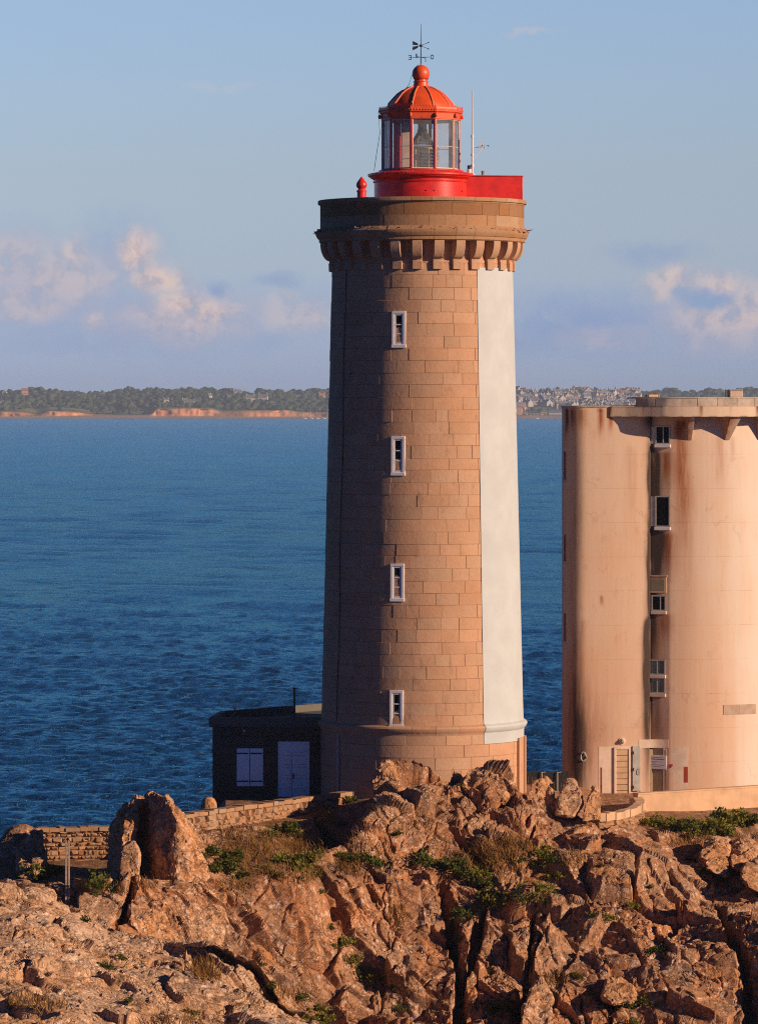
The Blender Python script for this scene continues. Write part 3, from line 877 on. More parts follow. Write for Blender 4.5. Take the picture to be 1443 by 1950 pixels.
mb = MB(); mb.M = Matrix.Translation((lx - .05, 0, 0))
mb.lathe([(0, zl0), (.05, zl0), (.05, zl0 + .12), (.045, zl0 + .14), (.045, zl0 + .40), (.0, zl0 + .40)], 12)
mb.build('lamp', M_WHITEPLASTIC, LENS)
mb = MB(); mb.M = Matrix.Translation((lx - .05, 0, 0))
mb.lathe([(0, zl0 + .40), (.07, zl0 + .41), (.08, zl0 + .47), (.04, zl0 + .53), (.05, zl0 + .58), (.08, zl0 + .63), (0, zl0 + .66)], 12)
mb.build('lamp_cap', M_IRON, LENS)
mb = MB(); mb.M = TL; mb.lathe([(0.02, GT + .02), (1.46, GT + .02)], 40); M_LINING = plain('lantern_lining', (.30, .26, .22), .7, .1, 3); mb.build('lantern_ceiling', M_LINING, LH)
mb = MB(); mb.M = TL; mb.lathe([(0.02, GB - .02), (1.40, GB - .02)], 40); mb.build('lantern_floor', M_LINING, LH)

# ---- weather vane
VANE = bpy.data.objects.new('weather_vane', None); COL.objects.link(VANE); VANE.parent = LH; VANE.location = (OX, 0, 0)
mb = MB(); vz0, vz1 = zc + rb, za(45)
mb.tube([(0, 0, vz0), (0, 0, vz0 + .5), (0, 0, za(87)), (0, 0, vz1)], [.024, .020, .016, .007], 8)
mb.build('vane_rod', M_IRON, VANE)
mb = MB(); zv = za(87)
mb.M = Matrix.Translation((0, 0, zv)); mb.lathe([(0, -.05), (.035, -.045), (.06, -.02), (.06, .02), (.035, .045), (0, .05)], 12)
for s_ in (1, -1):
    mb.M = Matrix.Translation((0, s_ * .02, zv))
    mb.tube([(-.14, 0, -s_ * .042), (.30, 0, s_ * .125)], .010, 6)
    mb.extrude([(.27, s_ * .088), (.335, s_ * .142), (.25, s_ * .135)][::s_], -.008, .008)
    mb.extrude([(-.11, -s_ * .010), (-.335, -s_ * .035), (-.30, -s_ * .075), (-.34, -s_ * .10), (-.31, -s_ * .13), (-.325, -s_ * .185), (-.12, -s_ * .085)], -.008, .008)
mb.build('arrow', M_IRON, VANE, sharp=0)
zl_ = za(109)
mb = MB(); mb.tube([(-.34, 0, zl_ - .006), (.34, 0, zl_ + .006)], .011, 6); mb.tube([(-.16, -.36, zl_), (.16, .36, zl_)], .010, 6); mb.build('compass_arms', M_IRON, VANE)
# the letters are read from the far side, so from here the E of east is seen reversed
mb = MB(); mb.M = Matrix.Translation((-.42, 0, zl_ - .01))
mb.box(.035, .062, -.008, .008, -.088, .088)
mb.box(-.055, .036, -.0075, .0075, .066, .088); mb.box(-.035, .036, -.0075, .0075, -.011, .011); mb.box(-.062, .036, -.0075, .0075, -.088, -.066)
mb.box(-.062, -.042, -.007, .007, -.067, -.045); mb.box(-.055, -.038, -.007, .007, .045, .067)
mb.build('letter', M_IRON, VANE, sharp=0)
mb = MB(); mb.M = Matrix.Translation((.425, 0, zl_ + .01)) @ Matrix.Rotation(R(90), 4, 'X') @ Matrix.Diagonal((.72, 1, 1, 1))
mb.lathe([(.055, -.008), (.092, -.008), (.092, .008), (.055, .008), (.055, -.008)], 28)
mb.build('letter', M_IRON, VANE, sharp=40)
for (x_, y_, dz, kind) in ((-.175, -.42, .02, 'N'), (.175, .42, -.05, 'S')):
    mb = MB(); mb.M = Matrix.Translation((x_, y_, zl_ + dz)) @ Matrix.Rotation(R(66), 4, 'Z')
    if kind == 'N':
        mb.box(-.06, -.045, -.006, .006, -.085, .085); mb.box(.045, .06, -.006, .006, -.085, .085); mb.extrude([(-.045, .085), (-.025, .085), (.045, -.085), (.025, -.085)], -.0055, .0055)
    else:
        P_ = [(.05, .055), (.02, .08), (-.025, .08), (-.05, .05), (-.04, .02), (.035, -.02), (.05, -.05), (.025, -.08), (-.02, -.08), (-.05, -.055)]
        mb.tube([(a, 0, b) for a, b in P_], .010, 6)
    mb.build('letter', M_IRON, VANE, sharp=0)

# ---- red cabin and finial on the gallery
mb = MB()
cz0, cz1 = GZ, za(334.5)
A, B = Vector((1.62, -.50, 0)), Vector((3.81, -.12, 0)); t = (B - A).normalized(); nb = Vector((-t.y, t.x, 0))
mb.M = Matrix(((t.x, nb.x, 0, A.x), (t.y, nb.y, 0, A.y), (0, 0, 1, 0), (0, 0, 0, 1))); L = (B - A).length
mb.box(0, L, 0, 1.5, cz0, cz1 - .05)
mb.box(-.02, L + .035, -.035, 1.54, cz1 - .05, cz1)
mb.box(L - .03, L + .012, -.012, .03, cz0, cz1 - .052)
mb.build('red_cabin', M_RED, LH, sharp=30, bevel=.012)
mb = MB(); mb.M = Matrix.Translation(((687 - 803.5) * .01965, -2.95, 0))
q0 = za(375) - .1
mb.lathe([(0, q0 - .4), (.17, q0 - .4), (.17, q0 + .14), (.19, q0 + .15), (.19, q0 + .20), (.13, q0 + .24), (.13, q0 + .27), (.19, q0 + .34), (.205, q0 + .42), (.18, q0 + .50), (.11, q0 + .60), (.05, q0 + .68), (0, q0 + .74)], 24)
mb.build('red_finial', M_RED, LH, sharp=40)

# ---- radio antenna and wind gauge on the gallery
AX = thing('antenna_mast', 'thin white radio antenna with a small wind gauge arm above the red cabin', 'antenna', (LX + OX + 1.95, LY - .25, LZ + za(333.5)))
ab = za(333.5)
mb = MB(); mb.tube([(0, 0, 0), (0, 0, 1.46)], .040, 10); mb.tube([(0, 0, 1.40), (0, 0, 1.52)], .055, 10); mb.tube([(0, 0, .72), (0, 0, .80)], .058, 8); mb.tube([(0, 0, .30), (0, 0, .40)], .062, 8)
mb.build('mast', M_WHITEPLASTIC, AX)
mb = MB(); mb.tube([(0, 0, 1.46), (0, 0, 3.22)], [.026, .016], 8); mb.build('whip', M_WHITEPLASTIC, AX)
mb = MB(); mb.tube([(0, 0, 1.05), (.46, .02, 1.06)], .020, 6); mb.tube([(.30, 0, 1.06), (.30, 0, 1.26)], .018, 6); mb.tube([(.26, 0, 1.26), (.34, 0, 1.26)], .03, 6)
mb.tube([(0, 0, .55), (.38, .02, 1.04)], .018, 6)
mb.build('gauge_arm', M_WHITEPLASTIC, AX)
mb = MB()
for a in (0, 120, 240):
    mb.tube([(.46, .02, 1.10), (.46 + .16 * math.cos(R(a)), .02 + .16 * math.sin(R(a)), 1.11)], .008, 5)
    mb.M = Matrix.Translation((.46 + .16 * math.cos(R(a)), .02 + .16 * math.sin(R(a)), 1.11)); mb.lathe([(0, -.04), (.035, -.02), (.042, .02), (0, .03)], 8); mb.M = Matrix.Identity(4)
mb.tube([(.46, .02, 1.0), (.46, .02, 1.13)], .02, 6)
mb.build('wind_cups', M_GREYPIPE, AX)
mb = MB(); mb.tube([(-.12, 0, -.05), (-.12, 0, .22)], .085, 10); mb.tube([(-.12, 0, .20), (-.12, 0, .36)], .075, 10, mi=1); mb.tube([(-.03, 0, -.06), (.03, 0, .06)], .09, 8); mb.build('signal_box', [M_WHITEPLASTIC, M_IRON], AX)
mb = MB(); mb.tube([(0, 0, -.01), (0, 0, .12)], .055, 10); mb.tube([(0, 0, .10), (0, 0, .17)], .062, 10)
vent = mb.build('vent_stub', M_BRASS, None, (LX + 2.3, LY - .3, LZ + cz1)); tag(vent, 'short dark vent pipe on the roof of the red cabin', 'vent pipe')

# ------------------------------------------------------------------ the dark annex at the foot
AZ = 9.4; AYF = 170.0; sA = AYF / F
AN = thing('annex_building', 'low flat-roofed dark stone annex with white door and shutters beside the lighthouse', 'building', (-4.2, AYF, AZ))
def ax(px): return (px - CX) * sA + 4.2
def azz(py): return EYE + (HY - py) * sA - AZ
xl, xr = ax(405), ax(640)
wt = azz(1384)
zs = [0] + [wt * (k + 1) / 9 for k in range(9)]
mb = MB()
masonry_flat(mb, (xl, 0), (xr, 0), zs, .75, 41, jit=.003)
bl, br_ = (xl + .25, 3.2), (xr + .6, 9.6)
masonry_flat(mb, bl, (xl, 0), zs, .75, 42, jit=.006)
masonry_flat(mb, br_, bl, zs, .75, 43, jit=.006)
mb.build('wall', M_DARKSTONE, AN, sharp=30)
# roof slab with its raised rim
st, sb = azz(1366), wt
O = [(xl - .14, -.14), (xr, -.14), (xr + .9, 9.9), (xl + .16, 3.42)]
mb = MB()
cen = Vector((sum(p[0] for p in O) / 4, sum(p[1] for p in O) / 4))
I = [tuple(Vector(p).lerp(cen, .085)) for p in O]
mb.extrude(O, sb, sb + .07, 'z', (.4, .6, .5))
for i in range(4):
    j = (i + 1) % 4
    mb.extrude([O[i], O[j], I[j], I[i]], sb + .07, st, 'z', (.6, .8, .5))
rf = mb.build('roof', M_RIM, AN, sharp=20, bevel=.02)
D0, D1 = ax(531), ax(588)
mb = MB(); zd0, zd1 = azz(1524), azz(1412)
mb.box(D0 - .03, D0 + .05, -.03, .1, zd0, zd1); mb.box(D1 - .05, D1 + .03, -.03, .1, zd0, zd1); mb.box(D0 + .05, D1 - .05, -.031, .1, zd1 - .06, zd1)
zt_ = azz(1431); mb.box(D0 + .05, D1 - .05, -.045, .1, zt_ - .05, zt_ + .02)
mb.box(D0 + .05, D1 - .05, -.014, .1, zt_ + .02, zd1 - .06)
mb.box(D0 + .10, D1 - .10, -.026, .0, zt_ + .07, zd1 - .11)
door = mb.build('door', M_SHUTTER, AN, sharp=30, bevel=.006)
mid = D0 + (D1 - D0) * .44
for (a, b) in ((D0 + .055, mid - .008), (mid + .008, D1 - .055)):
    mb = MB(); mb.box(a, b, -.014, .06, zd0 + .02, zt_ - .055)
    h = zt_ - .055 - zd0 - .02
    for f0, f1 in ((.05, .19), (.24, .46), (.51, .70), (.75, .95)):
        z0_, z1_ = zd0 + .02 + h * f0, zd0 + .02 + h * f1
        mb.box(a + .07, b - .07, -.032, .0, z0_ + .015, z1_ - .015)
        mb.box(a + .05, b - .05, -.017, .0, z0_, z0_ + .012, mi=1); mb.box(a + .05, b - .05, -.017, .0, z1_ - .012, z1_, mi=1)
    mb.build('door_leaf', [M_SHUTTER, M_GREYDOOR], door, sharp=30)
mb = MB(); zz = azz(1477); mb.box(mid + .03, mid + .075, -.03, .0, zz - .12, zz + .10); mb.tube([(mid + .05, -.03, zz - .08), (mid + .05, -.07, zz - .05), (mid + .05, -.07, zz + .05), (mid + .05, -.03, zz + .08)], .014, 6)
mb.M = Matrix.Translation((mid + .05, -.035, azz(1488))); mb.lathe([(0, -.02), (.03, 0), (0, .02)], 8)
mb.build('handle', M_IRON, door)
S0, S1 = ax(451), ax(501); zs0, zs1 = azz(1497), azz(1425); mS = (S0 + S1) / 2
for a, b in ((S0, mS - .012), (mS + .012, S1)):
    mb = MB(); mb.box(a, b, -.055, .02, zs0, zs1)
    sh = mb.build('shutter', M_SHUTTER, AN, sharp=30, bevel=.006)
    for py in (1434.5, 1487.5):
        mb = MB(); mb.box(a + .005, b - .03, -.068, -.053, azz(py) - .026, azz(py) + .026); mb.build('hinge_strap', M_HINGE, sh, sharp=0)
mb = MB(); mb.box(S0 - .1, S1 + .1, -.06, .05, zs0 - .16, zs0 - .03, (.7, .8, .5)); mb.build('window_sill', M_DARKSTONE, AN, sharp=0, bevel=.01)
mb = MB(); mb.M = Matrix.Translation((ax(465), -.03, azz(1391))); mb.lathe([(0, -.09), (.05, -.07), (.06, 0), (.03, .06), (0, .07)], 10); mb.tube([(0, .05, .05), (0, 0, .05)], .02, 6)
mb.build('wall_lamp', M_GREYPIPE, AN)
P1 = thing('roof_lamp', 'short post with a pale round lamp on the annex roof corner', 'lamp', ((447 - CX) * .0200, 170.2, AZ + sb + .07))
mb = MB(); mb.tube([(0, 0, 0), (0, 0, .62)], .035, 8); mb.build('lamp_post', M_IRON, P1)
mb = MB(); mb.M = Matrix.Translation((0, 0, .70)); mb.lathe([(0, -.10), (.06, -.08), (.095, 0), (.06, .08), (0, .10)], 12); mb.build('lamp_globe', M_WHITEPLASTIC, P1)
P2 = thing('roof_pole', 'thin dark pole with a crosspiece standing on the annex roof', 'pole', ((560.5 - CX) * .0200, 170.1, AZ + sb + .07))
mb = MB(); mb.tube([(0, 0, 0), (0, 0, 1.40)], [.05, .035], 8); mb.tube([(0, 0, 1.40), (0, 0, 1.52)], .012, 6); mb.build('pole_shaft', M_IRON, P2)
mb = MB(); mb.tube([(-.07, 0, 1.38), (.10, 0, 1.38)], .014, 6); mb.build('crosspiece', M_IRON, P2)

# ------------------------------------------------------------------ the rendered concrete watch building on the right
SB = thing('watch_building', 'cream rendered round-fronted concrete building with rust streaks and overhanging roof slab', 'building', (11.0, 178.0, 9.2))
BX, BY, BZ = 11.0, 178.0, 9.2
YB = 176.0


def plan(f):
    """outline seen from above, f = 0 at the top, 1 at the foot; list of (x, y) from the back left to the back right"""
    P = [(7.72, 186.0), (7.58, 183.5), (7.40, 180), (7.27, 177.6), (7.255, 176.95)]
    rc = .85; cx, cy = 7.255 + rc, 176.0 + rc
    for k in range(0, 13):
        a = R(-90 + 90 * k / 12); P.append((cx + rc * math.sin(a), cy - rc * math.cos(a)))
    for k in range(1, 15):
        a = R(14 * k / 14); P.append((cx + 10.6 * math.sin(a), 176.0 + 10.6 * (1 - math.cos(a))))
    x1 = P[-1][0]
    c0 = (x1 + .05, P[-1][1] + .13)            # a narrow rebate between the two volumes
    P.append((x1 + .02, P[-1][1] + .06)); P.append(c0)
    c1 = (11.50 - .06 * f, 176.22 - .06 * f)
    for k in range(1, 9): P.append((c0[0] + (c1[0] - c0[0]) * k / 8, c0[1] + (c1[1] - c0[1]) * k / 8))
    rd = 4.5 + .16 * f; c = (c1[0] + rd * math.sin(R(8)), c1[1] + rd * math.cos(R(8)))
    for k in range(1, 45):
        a = R(-8 + 118 * k / 44); P.append((c[0] + rd * math.sin(a), c[1] - rd * math.cos(a)))
    P.append((P[-1][0] - .3, 188.0))
    return P, c, rd


def resample(P, step):
    out = [P[0]]
    for a, b in zip(P[:-1], P[1:]):
        L = math.hypot(b[0] - a[0], b[1] - a[1]); n = max(1, int(math.ceil(L / step)))
        for k in range(1, n + 1): out.append((a[0] + (b[0] - a[0]) * k / n, a[1] + (b[1] - a[1]) * k / n))
    return out


PT, DC, DR = plan(0); PBm, _, _ = plan(1)
ns = [max(1, int(math.ceil(math.hypot(b[0] - a[0], b[1] - a[1]) / .09))) for a, b in zip(PT[:-1], PT[1:])]


def rs(P):
    out = [P[0]]
    for (a, b), n in zip(zip(P[:-1], P[1:]), ns):
        for k in range(1, n + 1): out.append((a[0] + (b[0] - a[0]) * k / n, a[1] + (b[1] - a[1]) * k / n))
    return np.array(out)


ZT = EYE + (HY - 776) * YB / F
PTa, PBa = rs(PT), rs(PBm)
ncol = len(PTa); nrow = 130
fz = np.linspace(0, 1, nrow)[:, None]
V = np.stack([PTa[None, :, 0] * (1 - fz) + PBa[None, :, 0] * fz, PTa[None, :, 1] * (1 - fz) + PBa[None, :, 1] * fz, np.repeat(ZT * (1 - fz) + BZ * fz, ncol, 1)], -1).reshape(-1, 3)
ppx = V[:, 0] * F / V[:, 1] + CX; ppy = HY - (V[:, 2] - EYE) * F / V[:, 1]


def run(px, py, length, w, s=1.0, spread=0.3):
    """a streak that starts at px, py and runs down the wall"""
    t = (ppy - py) / length
    x = (ppx - px + 1.0 * np.sin(ppy * .031) + .8 * np.sin(ppy * .083 + 1)) / (w * (1 + spread * np.clip(t, 0, 1)))
    return s * np.exp(-x * x) * smooth(-.03, .03, t) * (1 - smooth(.25, 1, t))


def blot(px, py, rx, ry, s=1.0):
    return s * np.exp(-((ppx - px) / rx) ** 2 - ((ppy - py) / ry) ** 2)


rust = sum([run(1142, 776, 70, 5, .9), run(1161, 778, 60, 4, .9), run(1105, 778, 50, 10, .6), run(1090, 776, 60, 4, .6), run(1078, 776, 80, 3, .8), run(1297, 800, 300, 12, .75), run(1290, 800, 40, 5, .9),
            run(1370, 832, 130, 9, .35), run(1265, 862, 85, 14, .75), run(1268, 1015, 110, 16, .8), run(1262, 1168, 70, 14, .6), run(1243, 1172, 100, 6, .7), run(1145, 1135, 25, 3, .8), run(1330, 780, 30, 3, .3),
            run(1305, 1460, 40, 3, .8), run(1145, 1460, 60, 3, .8), blot(1125, 1400, 40, 90, .35), blot(1245, 1230, 20, 60, .35), blot(1245, 1380, 22, 60, .45), blot(1095, 1380, 26, 120, .4),
            run(1200, 850, 200, 9, .18), run(1108, 1180, 160, 6, .35), run(1395, 830, 60, 4, .3), run(1310, 900, 420, 10, .2)])
dark = sum([blot(1102, 1430, 17, 95, 1.0), blot(1094, 1300, 10, 120, .38), run(1078, 778, 60, 3, .8), run(1087, 780, 40, 2, .6),
            run(1243, 840, 640, 9, 1.2, .2), run(1236, 900, 560, 3.5, .7, .2), run(1246, 862, 130, 11, .95, .2), run(1248, 1012, 130, 13, 1.0, .2), run(1255, 1012, 100, 12, .5), run(1252, 1322, 120, 5, .3), run(1231, 1180, 260, 7, 1.0), blot(1232, 1350, 7, 140, .9),
            run(1142, 778, 10, 5, .6), blot(1236, 800, 12, 22, .8), run(1300, 800, 18, 4, .7), blot(1090, 1040, 12, 200, .22), blot(1103, 940, 10, 160, .25)])
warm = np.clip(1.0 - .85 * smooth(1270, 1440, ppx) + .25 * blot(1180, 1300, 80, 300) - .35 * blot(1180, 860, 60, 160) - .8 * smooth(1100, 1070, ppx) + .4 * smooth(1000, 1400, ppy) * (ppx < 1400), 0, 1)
V0_ = V - np.array([BX, BY, BZ])
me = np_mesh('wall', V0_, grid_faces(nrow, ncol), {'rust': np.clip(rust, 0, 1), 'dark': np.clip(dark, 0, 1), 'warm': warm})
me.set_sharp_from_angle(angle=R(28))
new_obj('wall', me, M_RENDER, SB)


def bpt(px, py, off=0.0):
    """the wall point behind photo position px, py, and the frame of the wall there"""
    j = np.argmin((ppx - px) ** 2 + (ppy - py) ** 2)
    c = j % ncol
    f = (j // ncol) / (nrow - 1)
    c0, c1 = max(c - 2, 0), min(c + 2, ncol - 1)
    a = PTa[c0] * (1 - f) + PBa[c0] * f; b = PTa[c1] * (1 - f) + PBa[c1] * f
    t = Vector((b[0] - a[0], b[1] - a[1], 0)).normalized(); n = Vector((t.y, -t.x, 0))
    p = Vector(V0_[j]) + n * off
    inn = -n
    return Matrix(((t.x, inn.x, 0, p.x), (t.y, inn.y, 0, p.y), (0, 0, 1, p.z), (0, 0, 0, 1))), t


def span(px0, px1, py0, py1):
    """frame at the middle of a box on the wall, with half width and half height in metres"""
    M_, t = bpt((px0 + px1) / 2, (py0 + py1) / 2)
    y = M_[1][3] + BY
    return M_, (px1 - px0) / 2 * y / F / max(.4, abs(t.x)), (py1 - py0) / 2 * y / F


# roof rim of the left volume
mb = MB()
PTi = [Vector((p[0] - BX, p[1] - BY)) for p in PT[:31]]
rim = []
for i, p in enumerate(PTi):
    t = (PTi[min(i + 1, len(PTi) - 1)] - PTi[max(i - 1, 0)]).normalized(); rim.append(p + Vector((t.y, -t.x)) * .03)
vs = [(p.x, p.y, ZT - BZ - .0) for p in rim] + [(p.x, p.y, ZT - BZ + .07) for p in rim]
k_ = len(rim); inner = (12.0 - BX, 184 - BY, ZT - BZ + .10)
vs.append(inner)
mb.add(vs, [(i, i + 1, k_ + i + 1, k_ + i) for i in range(k_ - 1)] + [(k_ + i, k_ + i + 1, 2 * k_) for i in range(k_ - 1)], (.4, .5, .5))
mb.build('roof_edge', M_ROOFSLAB, SB, sharp=30)
# the big slab, overhanging the round front
cx_, cy_ = DC[0] - BX, DC[1] - BY
out = [(9.10 - BX, 175.97 - BY), (9.7 - BX, 175.85 - BY), (10.4 - BX, 175.62 - BY), (11.2 - BX, 175.30 - BY)]
for k in range(0, 33):
    a = R(-5 + 110 * k / 32); out.append((cx_ + (DR + .98) * math.sin(a), cy_ - (DR + .98) * math.cos(a)))
out += [(17.5 - BX, 190 - BY), (9.0 - BX, 190 - BY)]
z0s = EYE + (HY - 793.5) * 174.8 / F - BZ; z1s = EYE + (HY - 774) * 174.8 / F - BZ
mb = MB()
vsp = resample(out[:-2], .12)
n = len(vsp); rows = 9
Vs = np.array([[(x, y, z0s + (z1s - z0s) * r / (rows - 1)) for x, y in vsp] for r in range(rows)]).reshape(-1, 3)
sx = (Vs[:, 0] + BX) * F / (Vs[:, 1] + BY) + CX
hz = (Vs[:, 2] - z0s) / (z1s - z0s)
srust = sum(np.exp(-((sx - a) / w_) ** 2) * s_ * (.45 + .55 * hz) for a, w_, s_ in ((1161, 3.5, 1), (1223, 2.2, .9), (1333, 3, .9), (1441, 3, .8), (1240, 2, .3), (1390, 2, .3)))
sdark = sum(np.exp(-((sx - a) / w_) ** 2) * s_ * hz for a, w_, s_ in ((1161, 2, .9), (1223, 1.2, 1), (1285, 1, .4), (1333, 1.2, 1), (1441, 1.3, 1))) + .6 * np.exp(-((1 - hz) / .10) ** 2) * (sx < 1260) + .5 * np.exp(-(hz / .08) ** 2) * (np.sin(sx * .21) > .2)
faces = grid_faces(rows, n)
capv = np.array([(cx_, cy_ + 2, z0s + .004), (cx_, cy_ + 2, z1s)])
Vs2 = np.vstack([Vs, capv])
tri = [(i, i + 1, len(Vs), len(Vs)) for i in range(n - 1)] + [((rows - 1) * n + i, (rows - 1) * n + i + 1, len(Vs) + 1, len(Vs) + 1) for i in range(n - 1)]
me = bpy.data.meshes.new('roof_slab')
me.from_pydata([tuple(v) for v in Vs2], [], [tuple(f) for f in faces] + [t[:3] for t in tri])
for nm, arr in (('rust', srust), ('dark', sdark), ('warm', .45 - .3 * smooth(1250, 1440, sx))):
    a = me.attributes.new(nm, 'FLOAT', 'POINT'); a.data.foreach_set('value', np.append(np.clip(arr, 0, 1), [0, 0]).astype(np.float32))
me.polygons.foreach_set('use_smooth', np.full(len(me.polygons), True)); me.set_sharp_from_angle(angle=R(30))
new_obj('roof_slab', me, M_SLAB, SB)
# upper slab, in panels
mb = MB()
pa = [(p[0], p[1]) for p in out[2:-2]]
z0u, z1u = z1s, EYE + (HY - 758.5) * 175.2 / F - BZ
up = []
for i, p in enumerate(pa):
    a = Vector(pa[max(i - 1, 0)]); b = Vector(pa[min(i + 1, len(pa) - 1)]); t = (b - a).normalized()
    up.append(Vector(p) + Vector((-t.y, t.x)) * .34)
up = [Vector((up[0].x - .42, up[0].y + .25))] + up
upr = [Vector(p) for p in resample([tuple(p) for p in up], .12)]
step_ = 8; i = 0
while i < len(upr) - 1:
    j = min(i + step_ + (i * 3) % 4, len(upr) - 1)
    seg = upr[i:j + 1]
    sh = (seg[-1] - seg[0]).normalized() * .008
    front = [seg[0] + sh] + seg[1:-1] + [seg[-1] - sh]
    back = [p + Vector((-(p - Vector((cx_, cy_))).x, -(p - Vector((cx_, cy_))).y)).normalized() * .25 for p in front]
    lo = MB  # noqa
    mb.extrude([tuple(p) for p in front] + [tuple(p) for p in reversed(back)], z0u, z1u - rnd.uniform(0, .012), 'z')
    i = j
mb.extrude([tuple(p - Vector((0, -.06))) for p in upr[::4]] + [(17.0 - BX, 189 - BY), (10.5 - BX, 189 - BY)], z1u, z1u + .05, 'z')
mb.build('upper_roof_slab', M_ROOFSLAB, SB, sharp=30, bevel=.01)
# stiffening brackets below the slab
for k, a in enumerate((1.5, 21, 41, 62, 84)):
    Mb = Matrix.Translation((cx_, cy_, 0)) @ frame_at(a, DR, 0)
    zap = z0s - .88 - .05
    mb = MB(); mb.M = Mb
    wt_, wb_ = (.13, .08) if k == 0 else (.24, .10)
    vs = []
    for (yy, zz, w_) in ((.12, z0s, wt_), (-.84, z0s, wt_), (-.03, zap, wb_), (.12, zap, wb_)):
        vs += [(-w_, yy, zz), (w_, yy, zz)]
    mb.add(vs, [(0, 2, 4, 6), (1, 7, 5, 3), (0, 1, 3, 2), (2, 3, 5, 4), (4, 5, 7, 6), (6, 7, 1, 0)])
    br = mb.build('slab_bracket', M_SLAB, SB, sharp=20, bevel=.01)
    a_ = br.data.attributes.new('rust', 'FLOAT', 'POINT'); a_.data.foreach_set('value', np.array([.25, .25, .75, .1, .6, .25, .2, .2], np.float32))

# window column
def recess(name, px0, px1, py0, py1, glassm, sill=True, divide=None, reveal=True, parent=SB):
    M_, hw, hh = span(px0, px1, py0, py1)
    mb = MB(); mb.M = M_
    f_ = .05
    mb.box(-hw, hw, -.012, .02, -hh, hh, mi=1)                       # the dark opening
    mb.box(-hw, -hw + .18, -.020, .0, -hh + .02, hh - .02, mi=0) if reveal else None
    fr = mb.build(name, [M_GREYDOOR, M_DARKHOLE], parent, sharp=0)
    mb = MB(); mb.M = M_
    L_ = -hw + (.18 if reveal else 0)
    mb.box(L_, L_ + f_, -.035, -.01, -hh, hh); mb.box(hw - f_, hw, -.035, -.01, -hh, hh); mb.box(L_ + f_, hw - f_, -.034, -.01, hh - f_, hh); mb.box(L_ + f_, hw - f_, -.034, -.01, -hh, -hh + f_)
    if divide: mb.box(L_ + f_ + divide * (hw - L_), L_ + f_ + divide * (hw - L_) + .04, -.033, -.01, -hh + f_, hh - f_)
    mb.build('window_frame', M_GREYDOOR if name != 'hatch' else M_TAN, fr, sharp=0)
    mb = MB(); mb.M = M_; mb.box(L_ + f_, hw - f_, -.018, -.011, -hh + f_, hh - f_); mb.build('glass', glassm, fr, sharp=0)
    if sill:
        mb = MB(); mb.M = M_; mb.box(L_ - .02, hw + .02, -.10, .02, -hh - .13, -hh - .005); mb.build('window_sill', M_SIGN if sill == 2 else M_PATCH, fr, sharp=0, bevel=.01)
    return fr


recess('window', 1240, 1276, 812, 847, M_WINGLASS, 2, .42)
recess('window', 1239, 1275, 944, 1003, M_DARKHOLE, 2)
recess('window', 1233, 1268, 1133, 1163, M_WINGLASS, 1, .5)
recess('window', 1233, 1266, 1255, 1284, M_DUSTGLASS, 1, .45, False)
recess('window', 1233, 1266, 1289, 1319, M_DUSTGLASS, 1, .45, False)
M_, hw, hh = span(1236, 1268, 1099, 1130)
mb = MB(); mb.M = M_; mb.box(-hw, hw, -.03, .02, -hh, hh); mb.box(-hw + .07, hw - .07, -.036, -.02, -hh + .08, hh - .10, mi=1); mb.box(-hw - .03, hw + .05, -.06, .02, hh, hh + .05)
mb.build('boarded_window', [M_TAN, plain('khaki_board', (.22, .19, .12), .8, .12, 4)], SB, sharp=0, bevel=.006)
# narrow windows seen edge-on in the left flank
for y0, y1 in ((862, 915), (1018, 1068), (1170, 1222), (1326, 1372)):
    # the dark reveal returns round the corner
    M_, hw, hh = span(1073.5, 1077.5, y0, y1)
    mb = MB(); mb.M = M_; mb.box(-.09, .08, -.012, .03, -hh, hh); fr = mb.build('window', plain('grey_brown_reveal', (.16, .12, .10), .8), SB, sharp=0)
    mb = MB(); mb.M = M_; mb.box(-.13, .12, -.03, .03, -hh - .09, -hh - .004); mb.build('window_sill', M_GREYDOOR, fr, sharp=0)

# ground floor: pale patches, doorway, grey leaf, notice, taupe boards
def plate(name, px0, px1, py0, py1, m, th=.015, parent=SB, sharp=0, bev=0):
    M_, hw, hh = span(px0, px1, py0, py1)
    mb = MB(); nseg = max(1, int(hw / .2))
    # follow the curve of the wall
    cols = []
    for k in range(nseg + 1):
        px = px0 + (px1 - px0) * k / nseg
        Mk, _ = bpt(px, (py0 + py1) / 2)
        c = Vector((Mk[0][3], Mk[1][3], 0)); nn = -Vector((Mk[0][1], Mk[1][1], 0))
        cols.append((c + nn * th, c - nn * .05))
    zc_ = M_[2][3]
    vs = []
    for o_, i_ in cols: vs += [(o_.x, o_.y, zc_ - hh), (o_.x, o_.y, zc_ + hh), (i_.x, i_.y, zc_ - hh), (i_.x, i_.y, zc_ + hh)]
    fs = []
    for k in range(nseg):
        a, b = 4 * k, 4 * k + 4
        fs += [(a, b, b + 1, a + 1), (a + 1, b + 1, b + 3, a + 3), (a, a + 2, b + 2, b)]
    fs += [(0, 1, 3, 2), (4 * nseg, 4 * nseg + 2, 4 * nseg + 3, 4 * nseg + 1)]
    mb.add(vs, fs)
    return mb.build(name, m, parent, sharp=30 if nseg > 1 else 0, bevel=bev)


